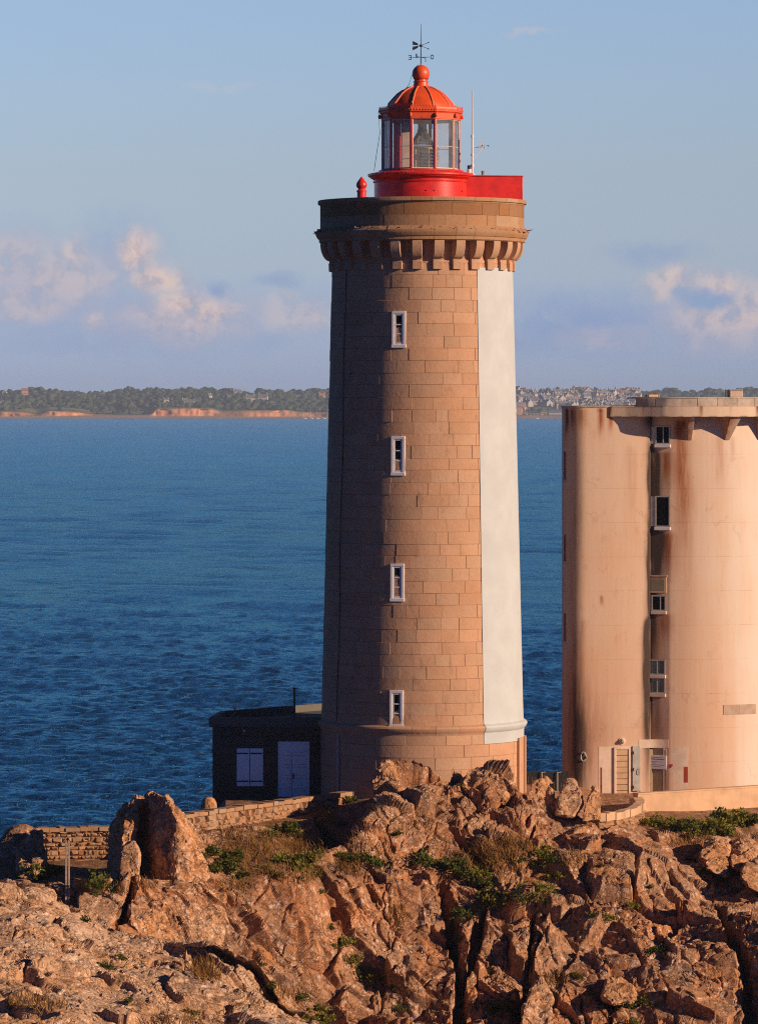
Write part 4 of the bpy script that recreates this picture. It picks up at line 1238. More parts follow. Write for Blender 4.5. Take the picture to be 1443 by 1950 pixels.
plate('pale_patch', 1139, 1200, 1421, 1540, M_PATCH, .010)
plate('pale_patch', 1262, 1308, 1421, 1515, M_PATCH, .012)
plate('pale_patch', 1217, 1272, 1409, 1425, M_PATCH, .014)
M_, hw, hh = span(1168, 1200, 1425, 1530)
mb = MB(); mb.M = M_
mb.box(-hw, -hw + .09, -.07, .02, -hh, hh); mb.box(hw - .09, hw, -.07, .02, -hh, hh); mb.box(-hw + .09, hw - .09, -.069, .02, hh - .09, hh)
dr = mb.build('doorway', M_PATCH, SB, sharp=0, bevel=.008)
mb = MB(); mb.M = M_
for k in range(9):
    z0_ = -hh + k * (2 * hh - .09) / 9
    mb.box(-hw + .09, hw - .13, -.045, -.012, z0_ + .012, z0_ + (2 * hh - .09) / 9 - .012)
mb.box(-hw + .09, hw - .09, -.02, -.008, -hh, hh - .09, mi=1)
mb.build('louvred_door', [M_TAN, plain('door_shadow_gap', (.07, .05, .04), .9)], dr, sharp=0)
M_, hw, hh = span(1202, 1217, 1420, 1505)
mb = MB(); mb.M = M_; mb.box(-hw, hw, -.10, .0, -hh, hh)
gl = mb.build('grey_door_leaf', M_GREYDOOR, SB, sharp=0, bevel=.01)
mb = MB(); mb.M = M_
for f_ in (.82, .45, .05): mb.box(-hw + .01, -hw + .05, -.13, -.09, -hh + 2 * hh * f_, -hh + 2 * hh * f_ + .12)
mb.tube([(hw - .08, -.12, -.25), (hw - .08, -.16, -.2), (hw - .08, -.16, -.05), (hw - .08, -.12, 0)], .012, 6)
mb.build('hinges', M_IRON, gl, sharp=0)
plate('stained_panel', 1216, 1268, 1425, 1508, plain('stained_olive_panel', (.30, .215, .13), .85, .2, 2.2, dirt=(.07, .055, .04)), .008)
# the notice
NT = thing('notice_board', 'white rectangular notice with lines of dark text on the stained panel beside the doorway', 'sign', (0, 0, 0))
M_, hw, hh = span(1217, 1268, 1438, 1464)
M_ = Matrix.Translation((BX, BY, BZ)) @ M_ @ Matrix.Translation((0, -.04, 0)) @ Matrix.Rotation(R(2.0), 4, 'Y')
NT.matrix_world = M_
mb = MB(); mb.box(-hw, hw, -.012, .03, -hh, hh); mb.build('board', M_SIGN, NT, sharp=0, bevel=.006)
q = random.Random(2)
mb = MB()
for r, (z_, h_, b_, c0, c1) in enumerate(((hh * .70, .008, .5, -.75, .85), (hh * .45, .017, .9, -.25, .86), (hh * .08, .007, .35, -.85, .75), (-hh * .12, .007, .35, -.85, .3), (-hh * .38, .007, .35, -.1, .85), (-hh * .62, .007, .35, -.85, .6))):
    x = c0 * hw
    while x < c1 * hw:
        w_ = q.uniform(.02, .085); mb.box(x, min(x + w_, c1 * hw), -.015, -.011, z_ - h_, z_ + h_); x += w_ + .018
mb.build('text_lines', M_INK, NT, sharp=0)
plate('taupe_board', 1375, 1406, 1343, 1362, M_CLAD, .02); plate('taupe_board', 1407.5, 1470, 1342.5, 1361, M_CLAD, .024)
for (a, b, c, d_) in ((1142, 1146, 1460, 1500), (1303, 1307, 1460, 1490), (1142, 1145, 1494, 1515)):
    plate('rust_slot', a, b, c, d_, plain('red_rust', (.28, .03, .012), .8, .2, 8, dirt=(.05, .02, .015)), .016)
M_, hw, hh = span(1272, 1279, 1457, 1463); mb = MB(); mb.M = M_; mb.box(-.06, .06, -.03, .02, -.03, .05); mb.box(-.015, .015, -.05, .02, -.09, .0); mb.build('red_tap', M_RED, SB, sharp=0)
# bulkhead lamp above the door
M_, _t = bpt(1184, 1414); mb = MB(); mb.M = M_ @ Matrix.Rotation(R(90), 4, 'X')
mb.lathe([(0, .13), (.06, .125), (.10, .08), (.115, .03), (.15, .03), (.15, -.02), (0, -.02)], 20); mb.build('bulkhead_lamp', M_PATCH, SB, sharp=30)
mb = MB(); mb.M = M_ @ Matrix.Rotation(R(90), 4, 'X'); mb.lathe([(0, .175), (.05, .165), (.075, .13), (0, .10)], 16); mb.build('lamp_glass', M_GREYDOOR, SB, sharp=30)
# old cable ring on the stained corner
M_, _t = bpt(1110, 1442); mb = MB(); mb.M = M_
mb.tube([(.10 * math.cos(t_) , -.05, .18 * math.sin(t_)) for t_ in np.linspace(.3, 5.6, 14)], .025, 6); mb.tube([(.08, .02, .05), (.14, -.05, -.05), (.06, -.05, -.16)], .03, 6); mb.build('mooring_ring', M_GREYPIPE, SB)
# things on the roof
def on_roof(px, Y): return ((px - CX) * Y / F, Y, BZ + z1u + .05)
cb = thing('roof_box', 'small white box standing on the flat roof slab of the cream building', 'vent', on_roof(1400, 177.5))
mb = MB(); mb.box(-.25, .25, -.25, .25, 0, .26); mb.build('box', M_PATCH, cb, sharp=0, bevel=.02)
mb = MB(); mb.box(-.27, .27, -.27, .27, .26, .31); mb.box(-.34, -.27, -.1, .0, 0, .30); mb.tube([(-.40, 0, 0), (-.40, 0, .33)], .02, 6); mb.build('lid', M_ROOFSLAB, cb, sharp=0)
cb = thing('roof_vent', 'low rusty brown vent with bent metal cover on the roof slab', 'vent', on_roof(1239, 177.0))
mb = MB(); mb.box(-.12, .24, -.2, .2, 0, .14); mb.build('box', M_PATCH, cb, sharp=0, bevel=.02)
mb = MB(); mb.extrude([(-.2, .10), (-.1, .2), (.05, .17), (.2, .22), (.26, .14), (.24, .11), (.0, .12), (-.15, .06)], -.22, .22); mb.box(-.24, -.16, -.1, .1, 0, .09); mb.tube([(.3, 0, 0), (.3, 0, .12), (.34, 0, .10)], .03, 6)
mb.build('cover', M_BRASS, cb, sharp=0)

# ------------------------------------------------------------------ the rock: stations across the picture, each a run of (photo y, distance) from the foot to the top and over
def lerp_stations(st, xs):
    keys = sorted(st); K = len(st[keys[0]])
    A = np.array([[c for c in st[k]] for k in keys], float)      # (S, K, 2)
    kx = np.array(keys, float)
    i = np.clip(np.searchsorted(kx, xs) - 1, 0, len(kx) - 2)
    t = (xs - kx[i]) / (kx[i + 1] - kx[i]); t = np.clip(t, 0, 1); t = t * .5 + (t * t * (3 - 2 * t)) * .5
    return A[i] * (1 - t)[:, None, None] + A[i + 1] * t[:, None, None]


def profile_samples(C, counts):
    """C (n, K, 2): smooth-ish interpolation along the run"""
    out = []
    K = C.shape[1]
    for k in range(K - 1):
        n = counts[k]
        p0 = C[:, max(k - 1, 0)]; p1 = C[:, k]; p2 = C[:, k + 1]; p3 = C[:, min(k + 2, K - 1)]
        for j in range(n):
            t = j / n
            lin = p1 * (1 - t) + p2 * t
            cr = .5 * (2 * p1 + (p2 - p0) * t + (2 * p0 - 5 * p1 + 4 * p2 - p3) * t * t + (-p0 + 3 * p1 - 3 * p2 + p3) * t ** 3)
            out.append(lin * .55 + cr * .45)
    out.append(C[:, -1])
    return np.stack(out, 0)                    # (rows, n, 2)


def zpx(z, Y):                                  # photo y of height z at distance Y
    return HY - (z - EYE) * F / Y


def ground(z, Y): return (zpx(z, Y), Y)


def sheet(st, xs, counts):
    C = lerp_stations(st, xs)
    S = profile_samples(C, counts)
    Y = S[..., 1]; py = S[..., 0]
    X = (xs[None, :] - CX) * np.maximum(Y, 1) / F
    Z = EYE + (HY - py) * Y / F
    P = np.stack([X, Y, Z], -1)
    du = np.gradient(P, axis=1); dv = np.gradient(P, axis=0)
    N = np.cross(du, dv); N /= np.linalg.norm(N, axis=-1, keepdims=True) + 1e-9
    N *= np.sign(-(N[..., 1:2]) + .6 * N[..., 2:3] + 1e-6)
    # soften the normals so that the blocks push out evenly
    for _ in range(6):
        N[1:-1] = (N[:-2] + N[1:-1] * 2 + N[2:]) / 4
        N[:, 1:-1] = (N[:, :-2] + N[:, 1:-1] * 2 + N[:, 2:]) / 4
    N /= np.linalg.norm(N, axis=-1, keepdims=True) + 1e-9
    return P, N, py


# rows:     foot        lower        middle       upper        ledge        back of ledge  top          behind       plateau      sea
HL = {
    -420: [(2100, 136), (2000, 140), (1930, 143), (1870, 146), (1830, 148), (1800, 152), (1780, 155), ground(1, 160), ground(-1, 166), ground(-3, 172)],
    -60:  [(2100, 138), (1960, 141), (1870, 143), (1790, 145), (1730, 147), (1712, 151), (1695, 154), ground(4, 160), ground(-1, 166), ground(-3, 172)],
    5:    [(2100, 138), (1950, 141), (1850, 143), (1760, 145), (1700, 147), (1672, 151), (1650, 154), ground(5, 160), ground(0, 166), ground(-3, 172)],
    45:   [(2100, 138), (1950, 141), (1850, 143), (1760, 145), (1697, 147), (1655, 151), (1606, 154.2), ground(6, 160), ground(0, 166), ground(-3, 172)],
    90:   [(2100, 138), (1950, 141), (1850, 143), (1762, 145), (1697, 147), (1664, 151), (1638, 158), ground(8.7, 159.4), ground(3, 161), ground(-3, 172)],
    220:  [(2100, 138), (1950, 141), (1850, 143.5), (1762, 145), (1690, 147), (1664, 152), (1636, 158.6), ground(8.8, 160), ground(3, 164), ground(-3, 176)],
    330:  [(2100, 139), (1950, 142), (1850, 144.5), (1770, 146), (1695, 147.5), (1660, 151), (1615, 156), ground(9.6, 158.5), ground(5, 168), ground(-3, 182)],
    430:  [(2100, 140), (1950, 144), (1850, 146), (1770, 147.5), (1700, 149), (1650, 153), (1598, 157.2), ground(9.8, 161), ground(9.4, 176), ground(-3, 196)],
    560:  [(2100, 142), (1950, 146), (1850, 148.5), (1770, 150), (1695, 151.5), (1640, 155), (1585, 161), ground(9.85, 164), ground(9.6, 182), ground(-3, 202)],
    640:  [(2100, 144), (1950, 148), (1850, 150.3), (1760, 152.5), (1685, 154), (1610, 157.5), (1548, 163.5), ground(10.0, 165.5), ground(9.7, 182), ground(-3, 204)],
    700:  [(2100, 145), (1950, 149), (1850, 151), (1760, 153), (1670, 155), (1570, 158.5), (1512, 163.3), ground(10.2, 165.6), ground(9.7, 182), ground(-3, 204)],
    745:  [(2100, 145), (1950, 149), (1850, 151), (1760, 153), (1660, 155.3), (1545, 159.5), (1468, 163.2), ground(10.4, 165.5), ground(9.7, 182), ground(-3, 204)],
    800:  [(2100, 145), (1950, 149.3), (1850, 151.5), (1760, 153.5), (1660, 156), (1550, 160), (1470, 163.2), ground(10.4, 165.5), ground(9.7, 182), ground(-3, 204)],
    865:  [(2100, 145.5), (1950, 149.5), (1850, 151.7), (1760, 153.8), (1665, 156.5), (1570, 160.5), (1486, 163.4), ground(10.3, 165.5), ground(9.7, 182), ground(-3, 204)],
    930:  [(2100, 145.5), (1950, 149.5), (1850, 151.8), (1760, 154), (1665, 156.7), (1560, 160.8), (1474, 163.6), ground(10.3, 165.8), ground(9.7, 182), ground(-3, 204)],
    1010: [(2100, 145.5), (1950, 149.5), (1850, 152), (1760, 154.2), (1670, 157), (1580, 160.8), (1500, 164), ground(10.2, 166.5), ground(9.6, 184), ground(-3, 206)],
    1090: [(2100, 145.5), (1950, 149.5), (1850, 152), (1760, 154.4), (1680, 157), (1600, 160.5), (1528, 164), ground(9.7, 167), ground(9.5, 186), ground(-3, 208)],
    1150: [(2100, 145.5), (1950, 149.5), (1850, 152), (1765, 154.4), (1690, 157), (1620, 160), (1568, 163.2), ground(9.2, 166), ground(9.4, 186), ground(-3, 210)],
    1230: [(2100, 145.5), (1950, 149.5), (1850, 152), (1770, 154.4), (1700, 157), (1640, 160.5), (1590, 165), ground(9.2, 168.5), ground(9.4, 186), ground(-3, 212)],
    1340: [(2100, 145.5), (1950, 149.5), (1850, 152), (1770, 154.4), (1700, 157), (1635, 161.5), (1578, 167), ground(9.1, 170.5), ground(9.3, 188), ground(-3, 214)],
    1480: [(2100, 145.5), (1950, 149.5), (1850, 152), (1770, 154.4), (1700, 157.5), (1630, 163), (1565, 170), ground(9.1, 173), ground(9.3, 190), ground(-3, 216)],
    1900: [(2100, 145.5), (1950, 149.5), (1850, 152), (1770, 154.4), (1700, 157.5), (1630, 163), (1565, 170), ground(9.1, 173), ground(9.3, 190), ground(-3, 216)],
}
xs = np.concatenate([np.arange(-400, -60, 8), np.arange(-60, 1500, 1.7), np.arange(1500, 1860, 8)]).astype(float)
counts = [34, 96, 92, 86, 70, 74, 30, 6, 6]
P, N, PY = sheet(HL, xs, counts)
nr, nc = P.shape[:2]
Pf = P.reshape(-1, 3); Nf = N.reshape(-1, 3); pyf = PY.reshape(-1); pxf = np.tile(xs, nr)
warp = np.stack([fbm(Pf * .55 + 3, 3, 1), fbm(Pf * .55 + 31, 3, 2), fbm(Pf * .55 + 57, 3, 3)], 1)
Q = Pf + warp * .38
A_ = R(-33)
d_big = facets(Q, 2.9, 101, (1, 1.2, 2.3), A_)
d_mid = facets(Q + warp * .15, 1.15, 102, (1, 1.1, 2.2), A_ - .12)
d_sm = facets(Q + warp * .2, .45, 103, (1, 1, 1.9), A_ - .15)
d_xs = facets(Q, .24, 104, (1, 1, 1.5), A_ + .2)
b_big, _c = blocks(Q, 1.45, 105, .50, .16, .085, (1, 1.2, 2.9), A_ + .05, .16)
b_mid, _c = blocks(Q + warp * .2, .75, 106, .40, .18, .11, (1, 1.1, 2.3), A_ + .1, .14)
b_sm, _c = blocks(Q, .30, 107, .45, .18, .14, (1, 1, 1.8), A_ - .1, .14)
fine = fbm(Pf * 3.2, 4, 11)
rowk = np.repeat(np.arange(nr), nc)
r0 = np.cumsum([0] + counts)
back = smooth(r0[6] - 2, r0[7] + 2, rowk)               # nothing rough behind the skyline
# quieter ground: the terrace at the left, the planted slope, the slab at the lower right
terr = smooth(40, 100, pxf) * (1 - smooth(300, 420, pxf)) * smooth(1705, 1680, pyf)
plant = smooth(400, 470, pxf) * (1 - smooth(600, 660, pxf)) * smooth(1700, 1670, pyf)
slab = np.exp(-((pxf - 1370 - (pyf - 1850) * .25) / 75) ** 2) * smooth(1770, 1810, pyf)
rough = np.clip(1 - .85 * terr - .6 * plant - .55 * slab, .1, 1) * (1 - back)
regional = .55 + .45 * smooth(-.25, .25, fbm(Pf * .22 + 9, 2, 21))
rg_ = 1 - np.abs(fbm(Q * np.array([4.2, 4, 3.2]), 2, 131)) * 2.2
grit_ = -.055 * smooth(.72, .97, rg_) * smooth(-.15, .15, fbm(Pf * .9 + 3, 2, 133)) + .014 * fbm(Pf * 6.0, 1, 135)
gz_ = .12 + .88 * smooth(.12, .50, np.abs(Nf[:, 1] * .99 - Nf[:, 2] * .12))     # small relief fades where the ground is seen edge-on
D = rough * (d_big * .31 * (1 - .5 * slab) + d_mid * .26 * regional + gz_ * (d_sm * .20 * regional + d_xs * .10) + b_big * .95 * (.5 + .5 * gz_) + b_mid * .8 * regional * (.4 + .6 * gz_) + gz_ * (b_sm * .6 * regional + fine * .02 + grit_))
# the deep gully and clefts that the picture shows, as dark slots running down the face


def cleft(pts, w, depth):
    """pts: photo polyline; pushes the rock in along it"""
    d = np.full(len(pxf), 1e9)
    wob = fine * 10
    for (x0, y0, w0), (x1, y1, w1) in zip(pts[:-1], pts[1:]):
        vx, vy = x1 - x0, y1 - y0; L2 = vx * vx + vy * vy
        t = np.clip(((pxf - x0) * vx + (pyf - y0) * vy) / L2, 0, 1)
        dd = np.hypot(pxf + wob - (x0 + t * vx), pyf - (y0 + t * vy)) / (w0 + (w1 - w0) * t)
        d = np.minimum(d, dd)
    return -depth * (1 - smooth(.45, 1.0, d))


D += cleft([(845, 1660, 8), (862, 1720, 13), (868, 1800, 12), (880, 1850, 14), (872, 1940, 18), (880, 2050, 20)], 1, 1.6)
D += cleft([(935, 1700, 4), (915, 1740, 16), (905, 1790, 14), (890, 1850, 10)], 1, 1.3)
D += cleft([(1015, 1745, 4), (1010, 1800, 7), (1005, 1840, 8), (1000, 1900, 18), (985, 1960, 22)], 1, 1.1)
D += cleft([(690, 1660, 4), (708, 1690, 9), (722, 1715, 4)], 1, 1.0)
D += cleft([(1365, 1690, 8), (1378, 1730, 12), (1395, 1790, 14), (1420, 1840, 12), (1432, 1950, 18)], 1, 1.2)
D += cleft([(246, 1700, 6), (240, 1740, 13), (232, 1775, 10)], 1, 1.4)
D += cleft([(850, 1475, 10), (868, 1482, 16), (890, 1478, 8)], 1, .9)
D += cleft([(838, 1520, 4), (860, 1524, 9), (882, 1520, 4)], 1, .7)
D += cleft([(930, 1528, 4), (960, 1525, 8), (975, 1522, 4)], 1, .6)
D += cleft([(440, 1700, 2), (520, 1760, 7), (590, 1850, 8), (640, 1930, 10)], 1, .5)
D += cleft([(1240, 1670, 4), (1290, 1690, 7), (1300, 1740, 6)], 1, .5)
D += cleft([(600, 1560, 5), (625, 1585, 14), (640, 1600, 6)], 1, .6)
D += cleft([(1108, 1900, 3), (1115, 1930, 7), (1110, 1980, 9)], 1, .7)
Pd = Pf + Nf * D[:, None]
soil = np.clip(terr * .7 + plant * .95 + .8 * np.exp(-(((pxf - 930) / 90) ** 2 + ((pyf - 1650) / 45) ** 2)) + .7 * np.exp(-(((pxf - 690) / 40) ** 2 + ((pyf - 1650) / 25) ** 2)) + .8 * smooth(1240, 1300, pxf) * np.exp(-((pyf - 1575) / 18) ** 2), 0, 1)
me = np_mesh('rock_headland', Pd, grid_faces(nr, nc), {'soil': soil}, False)
tag(new_obj('rock_headland', me, M_ROCK), kind='structure')
Hd = Pd.reshape(nr, nc, 3)

# near slope, lichened and gently domed
sky_ = [(-500, 1640), (-60, 1670), (0, 1680), (60, 1688), (140, 1718), (210, 1765), (300, 1792), (390, 1800), (450, 1826), (520, 1868), (580, 1908), (640, 1950), (720, 2020), (820, 2120), (1100, 2300)]
NS_ = {}
for x, y in sky_:
    b = max(y + 90, 2080)
    Ysk = 126 - max(0, x) * .010
    NS_[x] = [(b + 120, 96), (b, 101), (y + (b - y) * .62, 109), (y + (b - y) * .28, 116.5), (y + (b - y) * .07, 122.5), (y, Ysk), ground(EYE + (HY - y) * Ysk / F - 1.2, Ysk + 2.5), ground(5, Ysk + 7), ground(1.5, Ysk + 13)]
xs2 = np.concatenate([np.arange(-480, -50, 8), np.arange(-50, 780, 1.9), np.arange(780, 1080, 8)]).astype(float)
counts2 = [16, 190, 190, 150, 80, 40, 20, 6]
P, N, PY = sheet(NS_, xs2, counts2)
nr2, nc2 = P.shape[:2]
Pf = P.reshape(-1, 3); Nf = N.reshape(-1, 3); pyf = PY.reshape(-1); pxf = np.tile(xs2, nr2)
warp = np.stack([fbm(Pf * .6 + 3, 3, 41), fbm(Pf * .6 + 31, 3, 42), fbm(Pf * .6 + 57, 3, 43)], 1)
Q = Pf + warp * .5
d1_ = facets(Q, 2.0, 201, (1.8, 1.6, .8), R(-14)); d2_ = facets(Q, .7, 202, (1.8, 1.4, .8), R(-18)); d3_ = facets(Q, .26, 203, (1.5, 1.2, .8), R(-10))
b1_, _ = blocks(Q, 1.3, 204, .25, .10, .09, (2.2, 1.6, .7), R(-14), .07); b2_, _ = blocks(Q, .45, 205, .3, .16, .12, (2.0, 1.4, .7), R(-20), .08); b3_, _ = blocks(Q, .16, 206, .4, .2, .16, (1.6, 1.2, .8), R(-10), .10)
D = d1_ * .09 + d2_ * .09 + d3_ * .07 + b1_ * .8 + b2_ * .5 + b3_ * .26 + fbm(Pf * .5 + 4, 3, 51) * .22 + fbm(Pf * 4, 4, 52) * .02
rg_ = 1 - np.abs(fbm(Q * np.array([4.5, 3.5, 6]), 3, 231)) * 2.2
D += -.03 * smooth(.74, .97, rg_) * smooth(-.2, .1, fbm(Pf * .9 + 3, 2, 233)) + .008 * fbm(Pf * 9.0, 2, 235)
fine = fbm(Pf * 3.2, 4, 61)
D += cleft([(350, 1850, 6), (375, 1838, 20), (398, 1832, 8)], 1, .7)
D += cleft([(0, 1912, 4), (70, 1915, 8), (140, 1925, 4)], 1, .25)
D += cleft([(150, 1838, 3), (260, 1842, 5), (360, 1862, 6), (450, 1905, 4)], 1, .18)
Pd = Pf + Nf * D[:, None]
soil = .8 * np.exp(-(((pxf - 390) / 40) ** 2 + ((pyf - 1850) / 22) ** 2)) + .5 * np.exp(-(((pxf - 70) / 60) ** 2 + ((pyf - 1915) / 14) ** 2))
me = np_mesh('rock_slope', Pd, grid_faces(nr2, nc2), {'soil': np.clip(soil, 0, 1)}, False)
tag(new_obj('rock_slope', me, M_SLOPE), kind='structure')
Sd = Pd.reshape(nr2, nc2, 3)


def bvh_of(H, s):
    h = H[::s, ::s]; v = h.reshape(-1, 3).tolist(); return BVHTree.FromPolygons(v, grid_faces(*h.shape[:2]).tolist())


BV = [bvh_of(Hd, 3), bvh_of(Sd, 3)]


def hit(px, py):
    """where the line of sight through the photo position meets the rock"""
    o_ = Vector((0, 0, EYE)); d_ = Vector(((px - CX) / F, 1, (HY - py) / F)).normalized()
    best = None
    for b in BV:
        r = b.ray_cast(o_, d_)
        if r[0] is not None and (best is None or r[3] < best[3]): best = r
    return (best[0], best[1]) if best else (None, None)


# ------------------------------------------------------------------ loose boulders and upright stones
def boulder(name, label, pts, seed, amp=.10, group=None, m=M_BOULDER, sub=.075, shift=0.0):
    """hull of (px, py, Y) points, broken up by noise"""
    vs = [W(p[0], p[1] + (26 if shift and p[1] > 1635 else 0), p[2] + shift) for p in pts]
    c = sum(vs, Vector()) / len(vs); base = Vector((c.x, c.y, min(v.z for v in vs)))
    bm = bmesh.new()
    for v in vs: bm.verts.new(v - base)
    r = bmesh.ops.convex_hull(bm, input=bm.verts)
    for v in [e for e in r['geom_interior'] if isinstance(e, bmesh.types.BMVert)]: bm.verts.remove(v)
    bmesh.ops.triangulate(bm, faces=bm.faces)
    bmesh.ops.bevel(bm, geom=list(bm.edges), offset=.05, segments=1, affect='EDGES', clamp_overlap=True)
    for _ in range(9):
        es = [e for e in bm.edges if e.calc_length() > sub * 1.5]
        if not es: break
        bmesh.ops.subdivide_edges(bm, edges=es, cuts=1)
        bmesh.ops.triangulate(bm, faces=bm.faces)
    bmesh.ops.recalc_face_normals(bm, faces=bm.faces)
    bm.normal_update()
    for _ in range(1): bmesh.ops.smooth_vert(bm, verts=bm.verts, factor=.35, use_axis_x=True, use_axis_y=True, use_axis_z=True)
    bm.normal_update()
    P = np.array([v.co for v in bm.verts]); Nn = np.array([v.normal for v in bm.verts])
    q = P + np.array(base)
    w_ = np.stack([fbm(q * .9, 3, seed), fbm(q * .9 + 40, 3, seed + 1), fbm(q * .9 + 80, 3, seed + 2)], 1) * .3
    b1, _ = blocks(q + w_, .8, seed + 3, .5, .16, .07, (1, 1, 1.7), A_, .15); b2, _ = blocks(q + w_, .28, seed + 4, .6, .25, .09, (1, 1, 1.6), A_, .15)
    D = (facets(q + w_, .7, seed + 5, (1, 1, 1.5), A_) * .9 + facets(q + w_, .25, seed + 7) * .6 + b1 * 1.6 + b2 * 1.4 + fbm(q * 3, 4, seed + 6) * .3) * amp * 3.2
    P = P + Nn * D[:, None]
    for v, p in zip(bm.verts, P): v.co = p
    me = bpy.data.meshes.new(name); bm.to_mesh(me); bm.free()
    o = new_obj(name, me, m, None, base)
    return tag(o, label, 'rock', group)


def slabpts(front, Y, thick, dx=0, dy=0):
    return [(x, y, Y) for x, y in front] + [(x + dx, y + dy, Y + thick) for x, y in front]


boulder('standing_rock', 'large sunlit pointed rock on the terrace with a dark overhanging left face', [(288, 1510, 150.5), (318, 1518, 149.6), (344, 1574, 148.8), (342, 1606, 148.6), (334, 1642, 148.2), (328, 1690, 147.5), (338, 1546, 150.5), (364, 1582, 150.5), (392, 1632, 150), (386, 1690, 148), (270, 1522, 152.5), (258, 1560, 153), (254, 1620, 152.5), (258, 1685, 151.8), (380, 1600, 153), (300, 1518, 152.8)], 301, .075, shift=.01)
boulder('standing_rock', 'tall narrow upright rock with dark left flank at the end of the low wall', [(240, 1522, 150.5), (256, 1515, 150.6), (270, 1519, 151.0), (228, 1600, 149.3), (221, 1690, 148.0), (246, 1690, 147.9), (250, 1610, 149.2), (213, 1560, 152.3), (206, 1685, 151.6), (246, 1560, 152.6), (264, 1524, 152.2), (246, 1690, 151.2)], 311, .065, shift=.01)
boulder('squared_rock', 'small squared orange rock lying at the foot of the tall narrow upright rock', [(232, 1612, 150.2), (258, 1598, 150.4), (268, 1628, 149.9), (262, 1648, 149.6), (226, 1645, 149.6), (240, 1605, 151.5), (266, 1625, 151.5), (230, 1645, 151.2), (262, 1648, 151.2)], 331, .02, shift=-2.6)
boulder('rock', 'rough rock pillar at the broken left end of the low stone wall', [(42, 1582, 154), (72, 1577, 154), (78, 1600, 153), (76, 1660, 150.5), (40, 1668, 150.5), (34, 1620, 152.5), (45, 1585, 155.2), (75, 1585, 155.2), (40, 1660, 154), (76, 1655, 154)], 341, .09)
boulder('sharp_rock', 'blunt upright rock fang standing in front of the cream building with its stained corner', [(1078, 1486, 164.2), (1092, 1484, 164.2), (1106, 1502, 163.8), (1104, 1535, 163.2), (1090, 1556, 162.8), (1060, 1552, 162.8), (1064, 1515, 163.6), (1080, 1490, 165), (1100, 1510, 165), (1066, 1550, 165), (1098, 1550, 165)], 351, .06)
boulder('sharp_rock', 'triangular pointed rock fang next to the curved low wall', [(1131, 1496, 163.6), (1142, 1512, 163.4), (1146, 1560, 162.8), (1106, 1566, 162.4), (1112, 1530, 163), (1132, 1500, 164.4), (1144, 1555, 164.4), (1110, 1560, 164.4)], 361, .05)
boulder('sharp_rock', 'broad upright rock with a sloping top, nearest the lighthouse door jamb', [(1012, 1486, 164.4), (1040, 1480, 164.5), (1052, 1500, 164.2), (1058, 1545, 163.3), (1005, 1550, 163), (1000, 1515, 163.8), (1015, 1490, 165.2), (1050, 1500, 165.2), (1010, 1545, 165), (1055, 1545, 165)], 371, .07)
boulder('rock', 'rounded rock lump at the foot of the lighthouse, left of the black shadow hole', [(722, 1455, 163.8), (742, 1452, 163.8), (752, 1470, 163.4), (760, 1500, 162.6), (712, 1512, 162.3), (706, 1480, 163.2), (725, 1458, 164.8), (750, 1470, 164.8), (712, 1505, 164.5), (758, 1500, 164.5)], 381, .07)
boulder('rock', 'broad weathered rock below the white stripe at the foot of the lighthouse', [(890, 1466, 163.8), (930, 1458, 163.8), (968, 1466, 163.8), (978, 1490, 163.3), (965, 1520, 162.4), (890, 1512, 162.2), (878, 1485, 163), (900, 1465, 165), (965, 1468, 165), (880, 1510, 164.6), (975, 1515, 164.8)], 391, .09)
boulder('rock', 'flat faced rounded rock with a crack below the beige wall at the picture edge', [(1338, 1600, 163.5), (1358, 1590, 163.8), (1386, 1600, 163.2), (1390, 1640, 161.8), (1384, 1672, 160.5), (1352, 1660, 160.5), (1330, 1630, 161.8), (1345, 1598, 165), (1385, 1605, 165), (1335, 1650, 163.5), (1388, 1665, 163)], 401, .06)
boulder('rock', 'blocky brown rock beside the flat faced cracked rock below the beige wall', [(1394, 1604, 164), (1420, 1592, 164.2), (1436, 1612, 163.6), (1432, 1650, 162), (1418, 1664, 161), (1388, 1650, 161), (1390, 1620, 162.8), (1400, 1605, 165.4), (1432, 1612, 165.4), (1395, 1650, 164), (1430, 1655, 164)], 411, .07)
boulder('rock', 'smooth orange cut rock face at the right edge of the picture', [(1418, 1640, 160.8), (1450, 1630, 161.2), (1480, 1650, 161), (1470, 1710, 158.5), (1425, 1690, 158.2), (1408, 1668, 159), (1440, 1640, 163), (1480, 1660, 163), (1420, 1690, 161), (1470, 1705, 161)], 421, .03)
boulder('rock', 'big squared rust brown rock face standing in the gully below the terrace', [(250, 1694, 146.2), (330, 1688, 147.3), (430, 1704, 148.2), (428, 1760, 147), (410, 1830, 145.0), (262, 1800, 143.6), (246, 1760, 144.2), (252, 1700, 148.5), (430, 1706, 150.5), (250, 1800, 147.5), (420, 1820, 148.5)], 431, .07)
boulder('rock', 'smooth orange leaning rock beneath the wooden post, beside a black cleft', [(150, 1700, 145.8), (232, 1690, 146.2), (244, 1700, 146), (226, 1735, 144.8), (200, 1775, 143.4), (150, 1770, 143.4), (150, 1702, 148), (240, 1698, 148), (160, 1770, 146), (210, 1770, 146)], 441, .03)
boulder('rock', 'pale pyramid shaped rock standing free at the bottom of the face', [(1010, 1880, 149.8), (1030, 1862, 150.3), (1050, 1900, 149.5), (1046, 1975, 147.6), (985, 1975, 147.4), (992, 1930, 148.4), (1030, 1870, 152), (1050, 1960, 151), (990, 1965, 151)], 451, .06)
